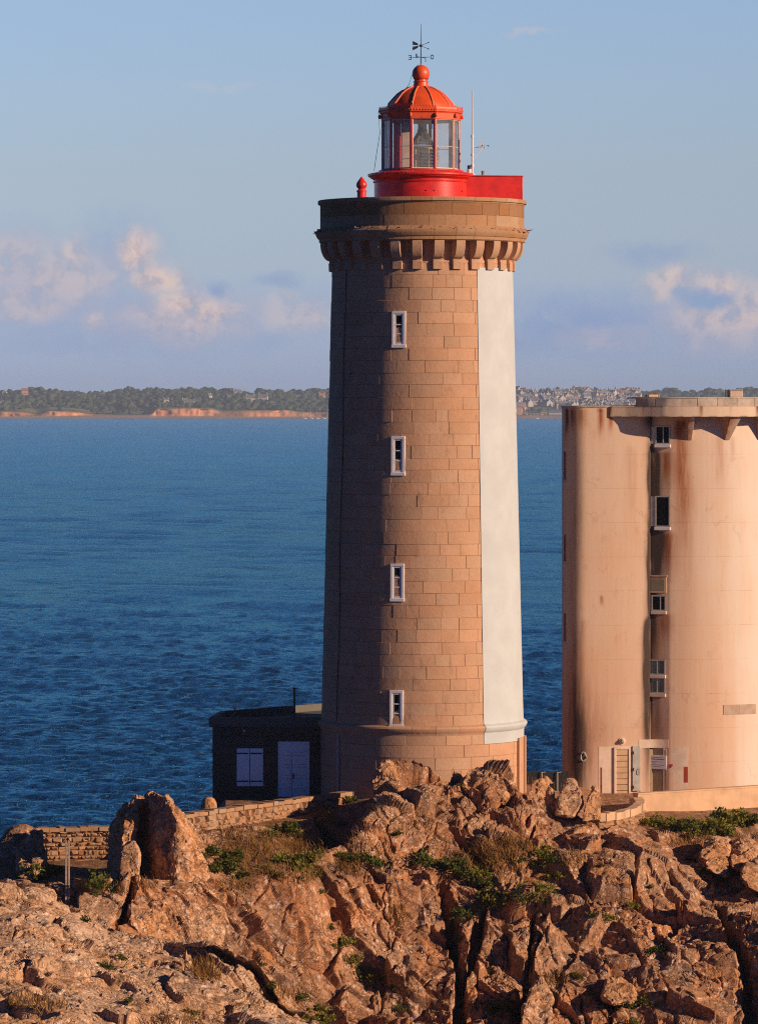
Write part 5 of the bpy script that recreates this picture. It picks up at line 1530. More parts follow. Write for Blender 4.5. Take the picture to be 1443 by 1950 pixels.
boulder('rock', 'stubby cracked orange block jutting from the lower face', [(1150, 1868, 150.8), (1180, 1860, 151.2), (1204, 1880, 150.6), (1206, 1905, 149.8), (1166, 1914, 149.2), (1144, 1895, 149.8), (1160, 1868, 152.6), (1200, 1880, 152.6), (1150, 1905, 152), (1204, 1905, 152)], 461, .05)
stump = thing('stone_bollard', 'small round-topped stone bollard on the end of the long wall beside the annex', 'bollard', W(398, 1540, 161.5))
mb = MB(); mb.lathe([(0, -.5), (.30, -.5), (.30, .02), (.28, .22), (.20, .36), (.10, .42), (0, .43)], 18); mb.build('bollard_stone', M_BOULDER, stump, sharp=50)

# ------------------------------------------------------------------ walls
def stone_wall(name, label, path, zb, zt_, thick, seed, course=.2, wavg=.36, cope=.15, m=M_RUBBLE, coping_m=M_RUBBLE):
    p0 = path[0]
    root = thing(name, label, 'wall', (p0[0], p0[1], zb))
    q = random.Random(seed); zs = [0.0]
    H = zt_ - zb
    while zs[-1] < H - cope - .05: zs.append(min(zs[-1] + course * q.uniform(.6, 1.5), H - cope))
    zs[-1] = H - cope
    mb = MB(); pp = [Vector((x - p0[0], y - p0[1])) for x, y in path]
    offs = []
    for i, p in enumerate(pp):
        t = (pp[min(i + 1, len(pp) - 1)] - pp[max(i - 1, 0)]).normalized(); offs.append(Vector((-t.y, t.x)))
    bk = [p + n * thick for p, n in zip(pp, offs)]
    for i in range(len(pp) - 1):
        masonry_flat(mb, pp[i], pp[i + 1], zs, wavg, seed + i, gap=.02, jit=.06, rough=.06, back=.08)
        masonry_flat(mb, bk[i + 1], bk[i], zs, wavg, seed + 50 + i, gap=.010, jit=.02, rough=.02)
    masonry_flat(mb, bk[0], pp[0], zs, wavg, seed + 90, jit=.02, rough=.02); masonry_flat(mb, pp[-1], bk[-1], zs, wavg, seed + 91, jit=.02, rough=.02)
    mb.build('wall_face', m, root, sharp=0, recalc=False)
    mb = MB()
    for i in range(len(pp) - 1):
        a, b = pp[i], pp[i + 1]; L = (b - a).length; cuts = [0.0]
        while cuts[-1] < L: cuts.append(cuts[-1] + q.uniform(.2, .62))
        cuts[-1] = L; n = len(cuts) - 1
        for k in range(n):
            f0, f1 = (cuts[k] + .006) / L, (cuts[k + 1] - .006) / L
            A, B = a.lerp(b, f0), a.lerp(b, f1); C, D_ = bk[i].lerp(bk[i + 1], f1), bk[i].lerp(bk[i + 1], f0)
            o_ = q.uniform(-.01, .05); dz = q.uniform(-.035, .025)
            mb.extrude([tuple(A - offs[i] * (.02 + o_)), tuple(B - offs[i] * (.02 + o_)), tuple(C + offs[i] * .02), tuple(D_ + offs[i] * .02)], H - cope + dz * .3, H + dz, 'z', (q.random(), q.random(), q.random()))
    mb.build('coping', coping_m, root, sharp=0, bevel=.018)
    return root


w0, w1 = W(74, 1578, 158.2), W(236, 1570, 158.8)
stone_wall('stone_wall', 'short low rubble stone wall closing the terrace above the sea', [(w0.x, w0.y), (w1.x, w1.y)], 8.4, 9.90, .5, 501, .15, .24)
w0, w1 = W(352, 1550, 157.4), W(500, 1532, 161.7); w2 = W(672, 1512, 166.3)
stone_wall('stone_wall', 'long rubble stone wall with a pale coping running up to the lighthouse in front of the annex', [(w0.x, w0.y), (w1.x, w1.y), (w2.x, w2.y)], 8.6, 10.46, .45, 521, .15, .24)
# beige rendered wall before the round building
def plain_wall(name, label, path, zb, zt_, thick, m, cope=True):
    p0 = path[0]; root = thing(name, label, 'wall', (p0[0], p0[1], zb))
    pp = [Vector((x - p0[0], y - p0[1])) for x, y in path]; bk = []
    for i, p in enumerate(pp):
        t = (pp[min(i + 1, len(pp) - 1)] - pp[max(i - 1, 0)]).normalized(); bk.append(p + Vector((-t.y, t.x)) * thick)
    mb = MB(); H = zt_ - zb
    for i in range(len(pp) - 1): mb.extrude([tuple(pp[i]), tuple(pp[i + 1]), tuple(bk[i + 1]), tuple(bk[i])], 0, H - (.06 if cope else 0), 'z')
    mb.build('wall_face', m, root, sharp=30)
    if cope:
        mb = MB()
        for i in range(len(pp) - 1):
            n0 = (bk[i] - pp[i]).normalized(); n1 = (bk[i + 1] - pp[i + 1]).normalized()
            mb.extrude([tuple(pp[i] - n0 * .02), tuple(pp[i + 1] - n1 * .02), tuple(bk[i + 1] + n1 * .02), tuple(bk[i] + n0 * .02)], H - .06, H, 'z')
        mb.build('coping', m, root, sharp=30)
    return root


w0, w1, w2 = W(1214, 1510, 171.0), W(1443, 1495.5, 174.4), W(1700, 1480, 178)
plain_wall('plastered_wall', 'low beige plastered wall at the foot of the cream round building', [(w0.x, w0.y), (w1.x, w1.y), (w2.x, w2.y)], 8.7, 10.0, .3, M_PLASTER)
arc = [(1140, 164.0), (1152, 164.1), (1170, 164.6), (1190, 165.4), (1207, 166.5), (1220, 167.8), (1226, 169.2), (1222, 170.4), (1214, 171.2)]
stone_wall('curved_wall', 'low curved parapet of brown blocks rounding the steps in front of the louvred door', [((x - CX) * Y / F, Y) for x, Y in arc], 8.5, 9.86, .32, 561, .19, .42, .30, M_RUBBLE, M_PLASTER)
# dark fence between the lighthouse and the building, with pale posts
fx0, fx1 = (985 - CX) * 173 / F, 7.35
fz = EYE + (HY - 1468) * 173 / F
fe = thing('dark_fence', 'low dark boarded fence with thin pale posts between lighthouse and cream building', 'fence', (fx0, 173, fz - 1.6))
mb = MB()
for k in range(14):
    a = (fx1 - fx0) * k / 14; mb.box(a, a + (fx1 - fx0) / 14 - .012, 0, .05, 0, 1.6 - .02 * (k % 3 == 0))
mb.build('boards', plain('black_boards', (.022, .02, .02), .9, .3, 6), fe, sharp=0)
for px in (1031, 1061):
    a = (px - CX) * 172.9 / F - fx0
    mb = MB(); mb.tube([(a, -.06, 0), (a, -.06, 1.56)], .022, 6); mb.tube([(a - .02, -.06, 1.54), (a + .16, -.06, 1.56)], .014, 6); mb.build('fence_post', M_GREYPIPE, fe)
# wooden post on the near slope
pb, _ = hit(129, 1722)
if pb is None: pb = W(129, 1722, 124)
ph = EYE + (HY - 1600) * pb.y / F - pb.z
pw = thing('wooden_post', 'grey weathered wooden post of two slats standing on the near rock slope', 'post', (pb.x, pb.y, pb.z - .25))
for s_ in (-1, 1):
    mb = MB(); c = s_ * .044
    mb.extrude([(c - .034, 0), (c + .034, 0), (c + .030, ph + .25 - (.03 if s_ > 0 else 0)), (c - .030, ph + .25)], -.03, .03)
    mb.build('slat', M_WOOD, pw, sharp=0, bevel=.006)
mb = MB(); mb.box(-.09, .09, -.04, -.028, ph - .1, ph - .04); mb.box(-.09, .09, -.04, -.028, .55, .61); mb.build('binding', M_WOOD, pw, sharp=0)

# ------------------------------------------------------------------ the sea: a sheet with real chop near by, finer rows near, coarser far
m, g = mat('sea_water')
p = g.pos()
sw = g.vm('MULTIPLY', p, (1, 1, 0))
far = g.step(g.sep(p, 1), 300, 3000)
nA = g.noise(g.vm('MULTIPLY', sw, (1.1, 1.3, 0)), 1.0, 5, .64, .3)
nB = g.noise(g.vm('MULTIPLY', sw, (.10, .055, 0)), 1.0, 4, .6)
nC = g.noise(g.vm('MULTIPLY', sw, (.010, .0035, 0)), 1.0, 4, .6)
nD = g.noise(g.vm('MULTIPLY', sw, (.30, .32, 0)), 1.0, 5, .62)
bmp = g.bump(nA, .9, .45, g.bump(nD, .85, 1.7, g.bump(nB, .75, 3.2)))
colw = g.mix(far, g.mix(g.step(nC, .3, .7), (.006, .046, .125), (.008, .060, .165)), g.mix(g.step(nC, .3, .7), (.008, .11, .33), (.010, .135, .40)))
gust = g.step(g.noise(g.vm('MULTIPLY', sw, (.03, .012, 0)), 1.0, 5, .62), .35, .65)
rg = g.m('ADD', g.m('MULTIPLY', far, .05), g.m('ADD', .10, g.m('MULTIPLY', gust, .08)))
df = g.n('ShaderNodeBsdfDiffuse', 0, {0: colw, 'Normal': bmp})
gs = g.n('ShaderNodeBsdfGlossy', 0, {'Color': (.40, .88, 1.0, 1), 'Roughness': rg, 'Normal': bmp})
fr = g.m('POWER', g.n('ShaderNodeFresnel', 0, {'IOR': 1.38, 'Normal': bmp}), .62)
mx = g.n('ShaderNodeMixShader', 0, {0: fr, 1: df, 2: gs})
o_ = g.t.nodes.new('ShaderNodeOutputMaterial'); g.t.links.new(mx, o_.inputs[0])
M_SEA = m
Yr = [140.0]
while Yr[-1] < 6700: Yr.append(Yr[-1] + max(.26, min(60, Yr[-1] ** 2 / (F * EYE) * .75)) * (1 if Yr[-1] > 225 else 6))
Yr = np.array(Yr); nr_ = len(Yr); ncs = 520
U = np.linspace(-1, 1, ncs)
hwid = 14 + Yr * .100
Xg = U[None, :] * hwid[:, None]; Yg = np.repeat(Yr[:, None], ncs, 1)
dYr = np.gradient(Yr)[:, None]; dXr = (2 * hwid / ncs)[:, None]
Zg = np.zeros_like(Xg); q = random.Random(77); sp = np.maximum(dYr, dXr)
pt = np.stack([Xg.ravel() * .02, Yg.ravel() * .009, np.zeros(Xg.size)], 1)
gusts = (.75 + .45 * fbm(pt, 3, 71)).reshape(Xg.shape)
for k in range(62):
    lam = .85 * 3.0 ** q.random() if k < 44 else 6.0 * 6.0 ** q.random(); th = R(80) + q.gauss(0, .42 if k < 44 else .4)
    kx, ky = 2 * math.pi / lam * math.cos(th), 2 * math.pi / lam * math.sin(th)
    amp = .0175 * lam ** .8 if k < 44 else .0042 * lam
    fade = 1 - smooth(.30, .6, sp / lam)
    ph = kx * Xg + ky * Yg + q.uniform(0, 6.28)
    s = np.sin(ph)
    Zg += amp * fade * gusts * (s + .22 * np.cos(2 * ph))
me = np_mesh('sea', np.stack([Xg, Yg, Zg], -1).reshape(-1, 3), grid_faces(nr_, ncs))
tag(new_obj('sea', me, M_SEA), kind='structure')
me = np_mesh('sea_beyond', np.array([(-2600, -60, -1.1), (2600, -60, -1.1), (2600, 9000, -1.1), (-2600, 9000, -1.1)], float), np.array([[0, 1, 2, 3]]))
tag(new_obj('open_sea', me, M_SEA), kind='structure')

# ------------------------------------------------------------------ the far shore, six and a half kilometres off
m, g = mat('far_land')
p = g.pos()
cliff = g.attr('cliff'); sand = g.attr('sand'); field = g.attr('field')
n1 = g.noise(p, .012, 6, .65); n2 = g.noise(g.vm('MULTIPLY', p, (1, 1, .25)), .06, 5, .7)
col = g.mix(g.step(n1, .38, .62), (.06, .085, .04), (.13, .14, .06))
col = g.mix(field, col, g.mix(g.step(n1, .4, .6), (.13, .135, .06), (.23, .19, .10)))
cc = g.mix(g.step(n2, .35, .65), (.52, .21, .09), (.80, .40, .18))
cc = g.mix(g.step(n2, .60, .70, 0, .7), cc, (.08, .055, .03))
col = g.mix(g.m('MULTIPLY', cliff, g.step(g.m('ADD', n2, g.m('MULTIPLY', cliff, .5)), .45, .62), clamp=True), col, cc)
col = g.mix(sand, col, g.mix(g.step(n1, .4, .6), (.40, .27, .20), (.32, .23, .18)))
g.out(col, .95, None, 0, .1)
M_LAND = m
FS = {}
#       x: ridge y, cliff top y, cliff foot y, cliffness
sh = [(-700, 752, 786, 793, .5), (-60, 750, 783, 794, .6), (0, 748, 783, 793.5, .9), (40, 746, 784, 793, .8), (70, 744, 788, 792, .2), (95, 746, 782, 792, 1), (135, 750, 783, 792, 1), (180, 752, 789, 791.5, .6), (230, 750, 790, 791, .1), (282, 750, 789, 791, .1),
      (300, 749, 778, 793, 1), (360, 748, 777, 793, 1), (400, 747, 778, 793, .95), (420, 747, 783, 793, .4), (470, 747, 781, 794, .55), (540, 748, 780, 794, .75), (570, 749, 784, 794, .35), (600, 747, 785, 795, .6), (640, 746, 783, 795, .5), (800, 746, 784, 794, .4),
      (960, 746, 786, 793, .2), (1000, 745, 788, 791, .0), (1100, 747, 789, 791, 0), (1190, 749, 788, 791, 0), (1300, 748, 786, 792, .1), (1450, 746, 784, 793, .2), (2100, 750, 784, 793, .3)]
for x, yr, yc, yf, c in sh:
    beach = 6640 + 40
    mid1 = yc - (yc - yr) * .35; mid2 = yc - (yc - yr) * .7
    FS[x] = [(798.6, 6600), (797.2, 6642), (yf, beach + 10), (yc, beach + 26 + 10 * (1 - c)), (mid1, 6900), (mid2, 7150), (yr + 1.5, 7500), ground(32, 7900), ground(28, 8300)]
xf = np.arange(-700, 2100, 2.0)
cnt = [3, 5, 10, 16, 16, 14, 6, 4]
P, N, PY = sheet(FS, xf, cnt)
nrf, ncf = P.shape[:2]
Pf = P.reshape(-1, 3)
rowk = np.repeat(np.arange(nrf), ncf); pxf = np.tile(xf, nrf); pyf = PY.reshape(-1)
rr = np.cumsum([0] + cnt)
cl_x = np.interp(pxf, [s[0] for s in sh], [s[4] for s in sh])
cliffv = smooth(rr[2] - 1.5, rr[2] + .5, rowk) * (1 - smooth(rr[3] - 2, rr[3] + .5, rowk)) * np.clip(cl_x * 1.25, 0, 1)
sandv = (1 - smooth(rr[2] - .5, rr[2] + 1.5, rowk)) * smooth(0, 2, rowk)
fieldv = smooth(.06, .22, fbm(Pf * np.array([.0045, .009, .02]) + 5, 3, 401)) * smooth(rr[3], rr[3] + 3, rowk)
ero = fbm(Pf * np.array([.03, .03, .012]), 4, 411)
Pf[:, 1] += 16 * ero * (cliffv + .1) + 14 * np.abs(fbm(Pf * np.array([.012, .0, .0]), 3, 415)) * cliffv
Pf[:, 2] += 3.0 * fbm(Pf * .006, 4, 421) * smooth(rr[3], rr[3] + 4, rowk)
me = np_mesh('far_shore', Pf, grid_faces(nrf, ncf), {'cliff': cliffv, 'sand': sandv, 'field': fieldv})
tag(new_obj('far_shore', me, M_LAND), kind='structure')
FBV = BVHTree.FromPolygons(Pf.tolist(), grid_faces(nrf, ncf).tolist())


def far_hit(px, py):
    r = FBV.ray_cast(Vector((0, 0, EYE)), Vector(((px - CX) / F, 1, (HY - py) / F)).normalized())
    return r[0]


# distant bluish ridge behind
xr_ = np.linspace(-900, 900, 120); zr = 25 + 12 + 7 * fbm(np.stack([xr_ * .006, xr_ * 0, xr_ * 0], 1), 3, 431)
Vr = np.concatenate([np.stack([xr_, xr_ * 0 + 9000, xr_ * 0 + 5], 1), np.stack([xr_, xr_ * 0 + 9050, zr], 1), np.stack([xr_, xr_ * 0 + 9400, zr * 0 + 5], 1)])
me = np_mesh('distant_ridge', Vr, grid_faces(3, 120), {'cliff': Vr[:, 0] * 0, 'sand': Vr[:, 0] * 0, 'field': Vr[:, 0] * 0})
tag(new_obj('distant_hills', me, M_LAND), kind='structure')

# far woods: many crowns, one mass
ico = bmesh.new(); bmesh.ops.create_icosphere(ico, subdivisions=2, radius=1); IV = np.array([v.co for v in ico.verts]); IF = np.array([[v.index for v in f.verts] for f in ico.faces]); ico.free()


def crown_mesh(name, items, tint_fn):
    Vs, Fs, Ts = [], [], []; base = 0
    for (x, y, z, rx, rz, sd_) in items:
        n_ = fbm(IV * 1.7 + sd_, 3, 7)
        v = IV * (1 + .62 * n_[:, None]) * np.array([rx, rx, rz]) + np.array([x, y, z])
        Vs.append(v); Fs.append(IF + base); base += len(IV)
        Ts.append(np.full(len(IF), tint_fn(sd_)))
    V_ = np.concatenate(Vs); F_ = np.concatenate(Fs); T = np.concatenate(Ts)
    me = np_mesh(name, V_, F_, None, True)
    a = me.attributes.new('tint', 'FLOAT_COLOR', 'FACE'); a.data.foreach_set('color', np.stack([T, T, T, np.ones_like(T)], 1).astype(np.float32).ravel())
    return me


q = random.Random(12); items = []
for _ in range(7500):
    px = q.uniform(-120, 1560); town = 980 < px < 1200
    c_ = np.interp(px, [s[0] for s in sh], [s[2] for s in sh]); r_ = np.interp(px, [s[0] for s in sh], [s[1] for s in sh])
    py = r_ + (c_ - r_) * q.random() ** 1.5
    if town and q.random() < (.75 if py < 770 else .5): continue
    if 1000 < px < 1075 and py > 774 and q.random() < .3: continue
    h_ = far_hit(px, py)
    if h_ is None: continue
    fv = fbm(np.array([[h_.x * .0045 + 5, h_.y * .009 + 5, h_.z * .02 + 5]]), 3, 401)[0]
    if fv > .10 and q.random() < .9: continue
    s_ = q.choice((1.8, 2.4, 3, 3.6, 4.6)) * (1.0 if py > r_ + 4 else 1.25) * q.uniform(.8, 1.2)
    items.append((h_.x, h_.y, h_.z + s_ * .55, s_ * q.uniform(.9, 1.5), s_ * q.uniform(.7, 1.05), q.uniform(0, 900)))
me = crown_mesh('far_wood', items, lambda s: (s * 7.31) % 1)
tag(new_obj('far_woods', me, M_FARTREE), 'dark green woods covering the hills across the water', 'woods', kind='stuff')
# single trees that stand out on the skyline and above the beach
def far_tree(px, py, w_, h_, label, cone=False):
    b = far_hit(px, py)
    if b is None: return
    s = b.y / F
    t = thing('far_tree', label, 'tree', tuple(b))
    q2 = random.Random(int(px))
    its = []
    for k in range(1 if cone else 9):
        its.append(((q2.uniform(-.5, .5) * w_ * s), q2.uniform(-.3, .3) * w_ * s, h_ * s * q2.uniform(.45, .8), w_ * s * q2.uniform(.22, .36), h_ * s * q2.uniform(.2, .3), q2.uniform(0, 99)))
    if cone: its = [(0, 0, h_ * s * f_, w_ * s * (.5 * (1.05 - f_)), h_ * s * .16, f_ * 9) for f_ in (.3, .42, .54, .66, .78, .9)]
    o_ = new_obj('crown', crown_mesh('crown', its, lambda s: (s * 3.7) % 1), M_FARTREE if not px == 238 else leaf_mat('pale_far_leaf', (.07, .08, .045), (.13, .13, .07)), t)
    mb = MB(); mb.tube([(0, 0, -1), (0, 0, h_ * s * .6)], [.35, .2], 6); mb.build('trunk', M_WOOD, t)


far_tree(238, 789, 26, 22, 'pale grey-green tree above the beach, between the orange cliffs')
far_tree(70, 751, 24, 14, 'broad dark tree on the far ridge above the small left houses')
far_tree(247, 751, 16, 15, 'round dark tree crown on the far ridge above the pale beach tree')
far_tree(218, 751, 20, 12, 'wide flat-topped tree on the far ridge left of the round crown')
far_tree(435, 751, 18, 13, 'tall dark tree on the far ridge above the large white house')
far_tree(600, 752, 20, 13, 'umbrella-shaped dark tree on the far ridge beside the lighthouse shaft')
far_tree(1039, 757, 18, 18, 'large round dark tree above the hillside town')
far_tree(1101, 754, 14, 14, 'dark bushy tree on the skyline in the middle of the town')
far_tree(1158, 752, 9, 14, 'first of two small dark conifers on the skyline above the town', True)
far_tree(1171, 752, 10, 15, 'second slightly wider dark conifer on the skyline above the town', True)
far_tree(1274, 754, 22, 16, 'rounded dark tree rising behind the roof slab beside the rusty vent')
far_tree(1352, 753, 18, 13, 'broad dark tree behind the roof slab next to the white box')

# ---- houses: six kinds
def house_mesh(name, w_, d_, h_, rh, chim=True, hip=False):
    mb = MB()
    mb.box(-w_, w_, -d_, d_, -4, h_, mi=0)
    if hip:
        vs = [(-w_ - .3, -d_ - .3, h_), (w_ + .3, -d_ - .3, h_), (w_ + .3, d_ + .3, h_), (-w_ - .3, d_ + .3, h_), (-w_ * .4, 0, h_ + rh), (w_ * .4, 0, h_ + rh)]
        mb.add(vs, [(0, 1, 5, 4), (1, 2, 5), (2, 3, 4, 5), (3, 0, 4)], mi=1)
    else:
        mb.extrude([(-d_, h_), (d_, h_), (0, h_ + rh)], -w_, w_, 'x', mi=0)
        mb.add([(-w_ - .3, -d_ - .4, h_ - .2), (w_ + .3, -d_ - .4, h_ - .2), (w_ + .3, 0, h_ + rh + .15), (-w_ - .3, 0, h_ + rh + .15), (-w_ - .3, d_ + .4, h_ - .2), (w_ + .3, d_ + .4, h_ - .2)], [(0, 1, 2, 3), (3, 2, 5, 4)], mi=1)
    if chim:
        mb.box(-w_ * .95, -w_ * .95 + 1.2, -.6, .6, h_, h_ + rh + 1.6, mi=0)
        mb.box(w_ * .95 - 1.2, w_ * .95, -.6, .6, h_, h_ + rh + 1.6, mi=0)
    for k in range(3):
        for zz in (1.0, 3.8):
            if zz + 1.6 < h_: mb.box(-w_ * .7 + k * w_ * .6, -w_ * .7 + k * w_ * .6 + 1.2, -d_ - .06, -d_ + .1, zz, zz + 1.5, mi=2)
    return mb


hm = [plain('house_white', (.52, .45, .39), .8, .06, .2), plain('house_cream', (.46, .36, .27), .8, .06, .2), plain('house_pink', (.50, .31, .24), .8, .06, .2), plain('house_grey', (.45, .42, .40), .8, .06, .2)]
hr = plain('slate_roof', (.16, .17, .21), .6, .15, .3); hr2 = plain('tile_roof', (.34, .13, .075), .7, .15, .3)
hg = plain('house_pane', (.03, .035, .045), .3)
PRO = []
for nm, args, mw, mr in (('white', (5.5, 3.8, 5.2, 3.6), 0, hr), ('cream', (5, 3.6, 5.6, 3.4), 1, hr), ('pink', (4.5, 3.6, 5.4, 3.2), 2, hr2), ('tall white', (4, 3.6, 7.6, 3.6), 0, hr), ('grey', (6, 4, 4.6, 3.4), 3, hr), ('long cream', (9, 4.4, 6.4, 3.0), 1, hr)):
    o_ = house_mesh('house', *args).build('town_house', [hm[mw], mr, hg], None, sharp=0)
    PRO.append((nm, o_))
q = random.Random(31); used = {}
DESC = {'white': 'small white gabled house with slate roof in the crowded town across the water', 'cream': 'small cream gabled house with slate roof in the crowded town across the water', 'pink': 'small pinkish house with tiled roof in the crowded town across the water',
        'tall white': 'tall narrow white house with slate roof in the crowded town across the water', 'grey': 'grey gabled house with slate roof in the crowded town across the water', 'long cream': 'long cream block with low roof in the crowded town across the water'}
def place(nm, proto, loc, rz, sc=1.0, label=None, group=None, name=None):
    o_ = proto if nm not in used else proto.copy()
    if nm in used: COL.objects.link(o_)
    used[nm] = 1
    o_.location = loc; o_.rotation_euler = (0, 0, rz); o_.scale = (sc,) * 3
    if group: o_['group'] = group
    elif 'group' in o_: del o_['group']
    o_['label'] = label; o_['category'] = 'house'
    return o_


n_h = 0; taken = []
for _ in range(900):
    if n_h >= 165: break
    px = q.uniform(983, 1215); top = 751 + 4 * math.sin(px * .05); py = top + (787 - top) * q.random() ** 1.05
    if 1000 < px < 1070 and py > 775: continue
    if any(abs(px - a) < 4.2 and abs(py - b) < 2.0 for a, b in taken): continue
    if math.hypot(px - 1039, py - 750) < 9: continue
    h_ = far_hit(px, py)
    if h_ is None: continue
    taken.append((px, py)); n_h += 1
    nm, pr = PRO[q.choice((0, 0, 1, 1, 2, 3, 4, 4, 5))]
    place(nm, pr, (h_.x, h_.y, h_.z + .5), q.uniform(-.7, .7) + q.choice((0, 1.57)), q.uniform(.85, 1.35), DESC[nm], DESC[nm].split(' in the')[0] + 's of the far town')
for px, py, k, sc, rz, lab in ((10, 752, 0, .8, 1.4, 'small white gable end at the far left of the opposite ridge'), (48, 752, 2, 1.2, .1, 'wide pinkish house high on the opposite ridge'), (67, 749, 0, .45, .3, 'tiny white house just right of the wide pinkish one on the ridge'),
        (2, 773, 0, .8, .1, 'white house low on the slope at the picture edge above the orange cliff'), (13, 779, 0, .55, .0, 'little white hut right above the leftmost orange cliff'), (197, 754, 1, .5, .2, 'tiny cream house alone among the trees of the ridge'), (241, 756, 0, .6, .0, 'small white house left above the pale beach tree'),
        (317, 767, 0, .75, .2, 'white house above the left end of the big orange cliff'), (333, 773, 0, .6, -.2, 'low white house on the edge of the big orange cliff'), (352, 768, 0, .8, .4, 'white house with pale gable behind the long cliff-top house'), (361, 772, 5, .95, .0, 'long cream house on top of the big orange cliff'),
        (399, 762, 3, .85, .8, 'white house with tall chimneys among trees right of the big cliff'), (437, 759, 1, .65, .0, 'cream cottage left of the large white ridge house'), (452, 755, 0, 1.25, .25, 'large white house with two bright gables high on the ridge'),
        (477, 766, 0, 1.25, .05, 'broad white house with slate roof on the slope by itself'), (501, 765, 0, 1.35, -.1, 'blue-white twin-chimneyed house right of the broad white one'), (581, 757, 1, .6, .0, 'slim cream chimney house near the ridge left of the lighthouse'), (613, 760, 2, 1.1, .2, 'pinkish house partly behind the lighthouse shaft'), (567, 760, 1, .6, .1, 'low cream house in the field left of the slim chimney house')):
    h_ = far_hit(px, py)
    if h_ is not None: place(PRO[k][0], PRO[k][1], (h_.x, h_.y, h_.z + .3), rz, sc, lab, None)
# brick tower, shed and hall on the waterfront
h_ = far_hit(989, 789.5)
if h_ is not None:
    t = thing('brick_tower', 'square brick red tower block on the far waterfront beside the white stripe', 'building', tuple(h_))
    mb = MB(); mb.box(-4, 3.5, -4, 4, -2, 11); mb.build('wall', hm[2], t, sharp=0); mb = MB(); mb.extrude([(-4.2, 11), (4.2, 11), (0, 13.2)], -4.2, 3.7, 'x'); mb.build('roof', hr2, t, sharp=0)
h_ = far_hit(1057, 789)
if h_ is not None:
    t = thing('waterfront_hall', 'large hall with blue-grey roof on the far beach', 'building', tuple(h_))
    mb = MB(); mb.box(-10, 10, -6, 6, -2, 3.2); mb.build('wall', hm[3], t, sharp=0); mb = MB(); mb.extrude([(-6.6, 3), (6.6, 3), (3, 7.5), (-1, 7.2)], -10.5, 10.5, 'x'); mb.build('roof', plain('blue_slate', (.10, .13, .20), .5, .1, .3), t, sharp=0)
for px, py, w_, hh_, mm, lab in ((1018, 790, 13, 2.2, 1, 'long low beige promenade building with dark arches behind the far beach'), (997, 788.5, 5, 2.6, 0, 'bright low white kiosk next to the brick tower'), (1034, 789, 4.5, 4, 2, 'pinkish beach pavilion between promenade and hall')):
    h_ = far_hit(px, py)
    if h_ is None: continue
    t = thing('beach_building', lab, 'building', tuple(h_))
    mb = MB(); mb.box(-w_, w_, -3, 3, -2, hh_)
    mb.build('wall', hm[mm], t, sharp=0)
    mb = MB(); mb.box(-w_ - .4, w_ + .4, -3.4, 3.4, hh_, hh_ + .5); mb.build('roof', hr, t, sharp=0)
    mb = MB()
    for k in range(4): mb.box(-w_ * .8 + k * w_ * .4, -w_ * .8 + k * w_ * .4 + w_ * .25, -3.1, -2.9, 0, hh_ * .7)
    mb.build('openings', hg, t, sharp=0)
# boats
def boat(px, py, L, label, mast=0):
    Y = F * EYE / (py - HY); t = thing('boat', label, 'boat', ((px - CX) * Y / F, Y, .1), 'boats moored off the far shore')
    mb = MB()
    st_ = [(-.5, .28, .55), (-.2, .34, .5), (.2, .30, .55), (.45, .1, .75), (.52, .0, .8)]
    vs = []
    for x_, w_, z_ in st_: vs += [(x_ * L, -w_ * L * .5, z_ * L * .3), (x_ * L, 0, -.05 * L), (x_ * L, w_ * L * .5, z_ * L * .3)]
    fs = []
    for k in range(4):
        a, b = 3 * k, 3 * k + 3; fs += [(a, b, b + 1, a + 1), (a + 1, b + 1, b + 2, a + 2), (a, a + 2, b + 2, b)]
    fs.append((0, 1, 2)); mb.add(vs, fs); mb.build('hull', M_WHITEPLASTIC, t, sharp=0)
    mb = MB(); mb.box(-.15 * L, .15 * L, -.1 * L, .1 * L, .16 * L, .26 * L); mb.build('cabin', M_WHITEPLASTIC, t, sharp=0, bevel=.02 * L)
    if mast:
        mb = MB(); mb.tube([(0, 0, 0), (0, 0, mast)], .16, 5); mb.build('mast', M_WHITEPLASTIC, t)
boat(1020, 798.0, 7, 'small white motor boat anchored off the far beach of the town')
for px, mst, lab in ((579, 11, 'leftmost of the masted yachts under the reddish cliff'), (592, 12, 'masted yacht second from the left under the reddish cliff'), (603, 12.5, 'masted yacht third from the left under the reddish cliff'), (616, 10, 'rightmost masted yacht, closest to the lighthouse shaft')): boat(px, 797.9, 7, lab, mst)

# ------------------------------------------------------------------ plants on the rock
def leaf_tuft(seed, n, w_, h_, leaf, spread=1.0):
    q = random.Random(seed); mb = MB()
    nclump = max(4, n // 22)
    cl_ = [(q.gauss(0, .42) * w_, q.gauss(0, .30) * w_, q.uniform(.1, .8) * h_, q.uniform(.14, .30) * w_) for _ in range(nclump)]
    for k in range(n):
        cx0, cy0, cz0, cr = q.choice(cl_)
        d_ = Vector((q.gauss(0, 1), q.gauss(0, 1), q.gauss(0, 1))).normalized(); c = Vector((cx0, cy0, max(.0, cz0))) + d_ * cr * q.uniform(.5, 1.0)
        u = (d_ + Vector((q.gauss(0, .6), q.gauss(0, .6), q.gauss(.5, .6)))).normalized(); v = u.cross(Vector((q.gauss(0, 1), q.gauss(0, 1), q.gauss(0, 1)))).normalized()
        L = leaf * q.uniform(.7, 1.5); wd = L * q.uniform(.32, .5)
        t_ = min(1, max(0, .5 + .25 * q.gauss(0, 1) + .25 * (c.z / h_ - .4)))
        mb.add([tuple(c - u * L * .5), tuple(c + v * wd), tuple(c + u * L * .6), tuple(c - v * wd)], [(0, 1, 2, 3)], (t_, t_, t_))
    return mb


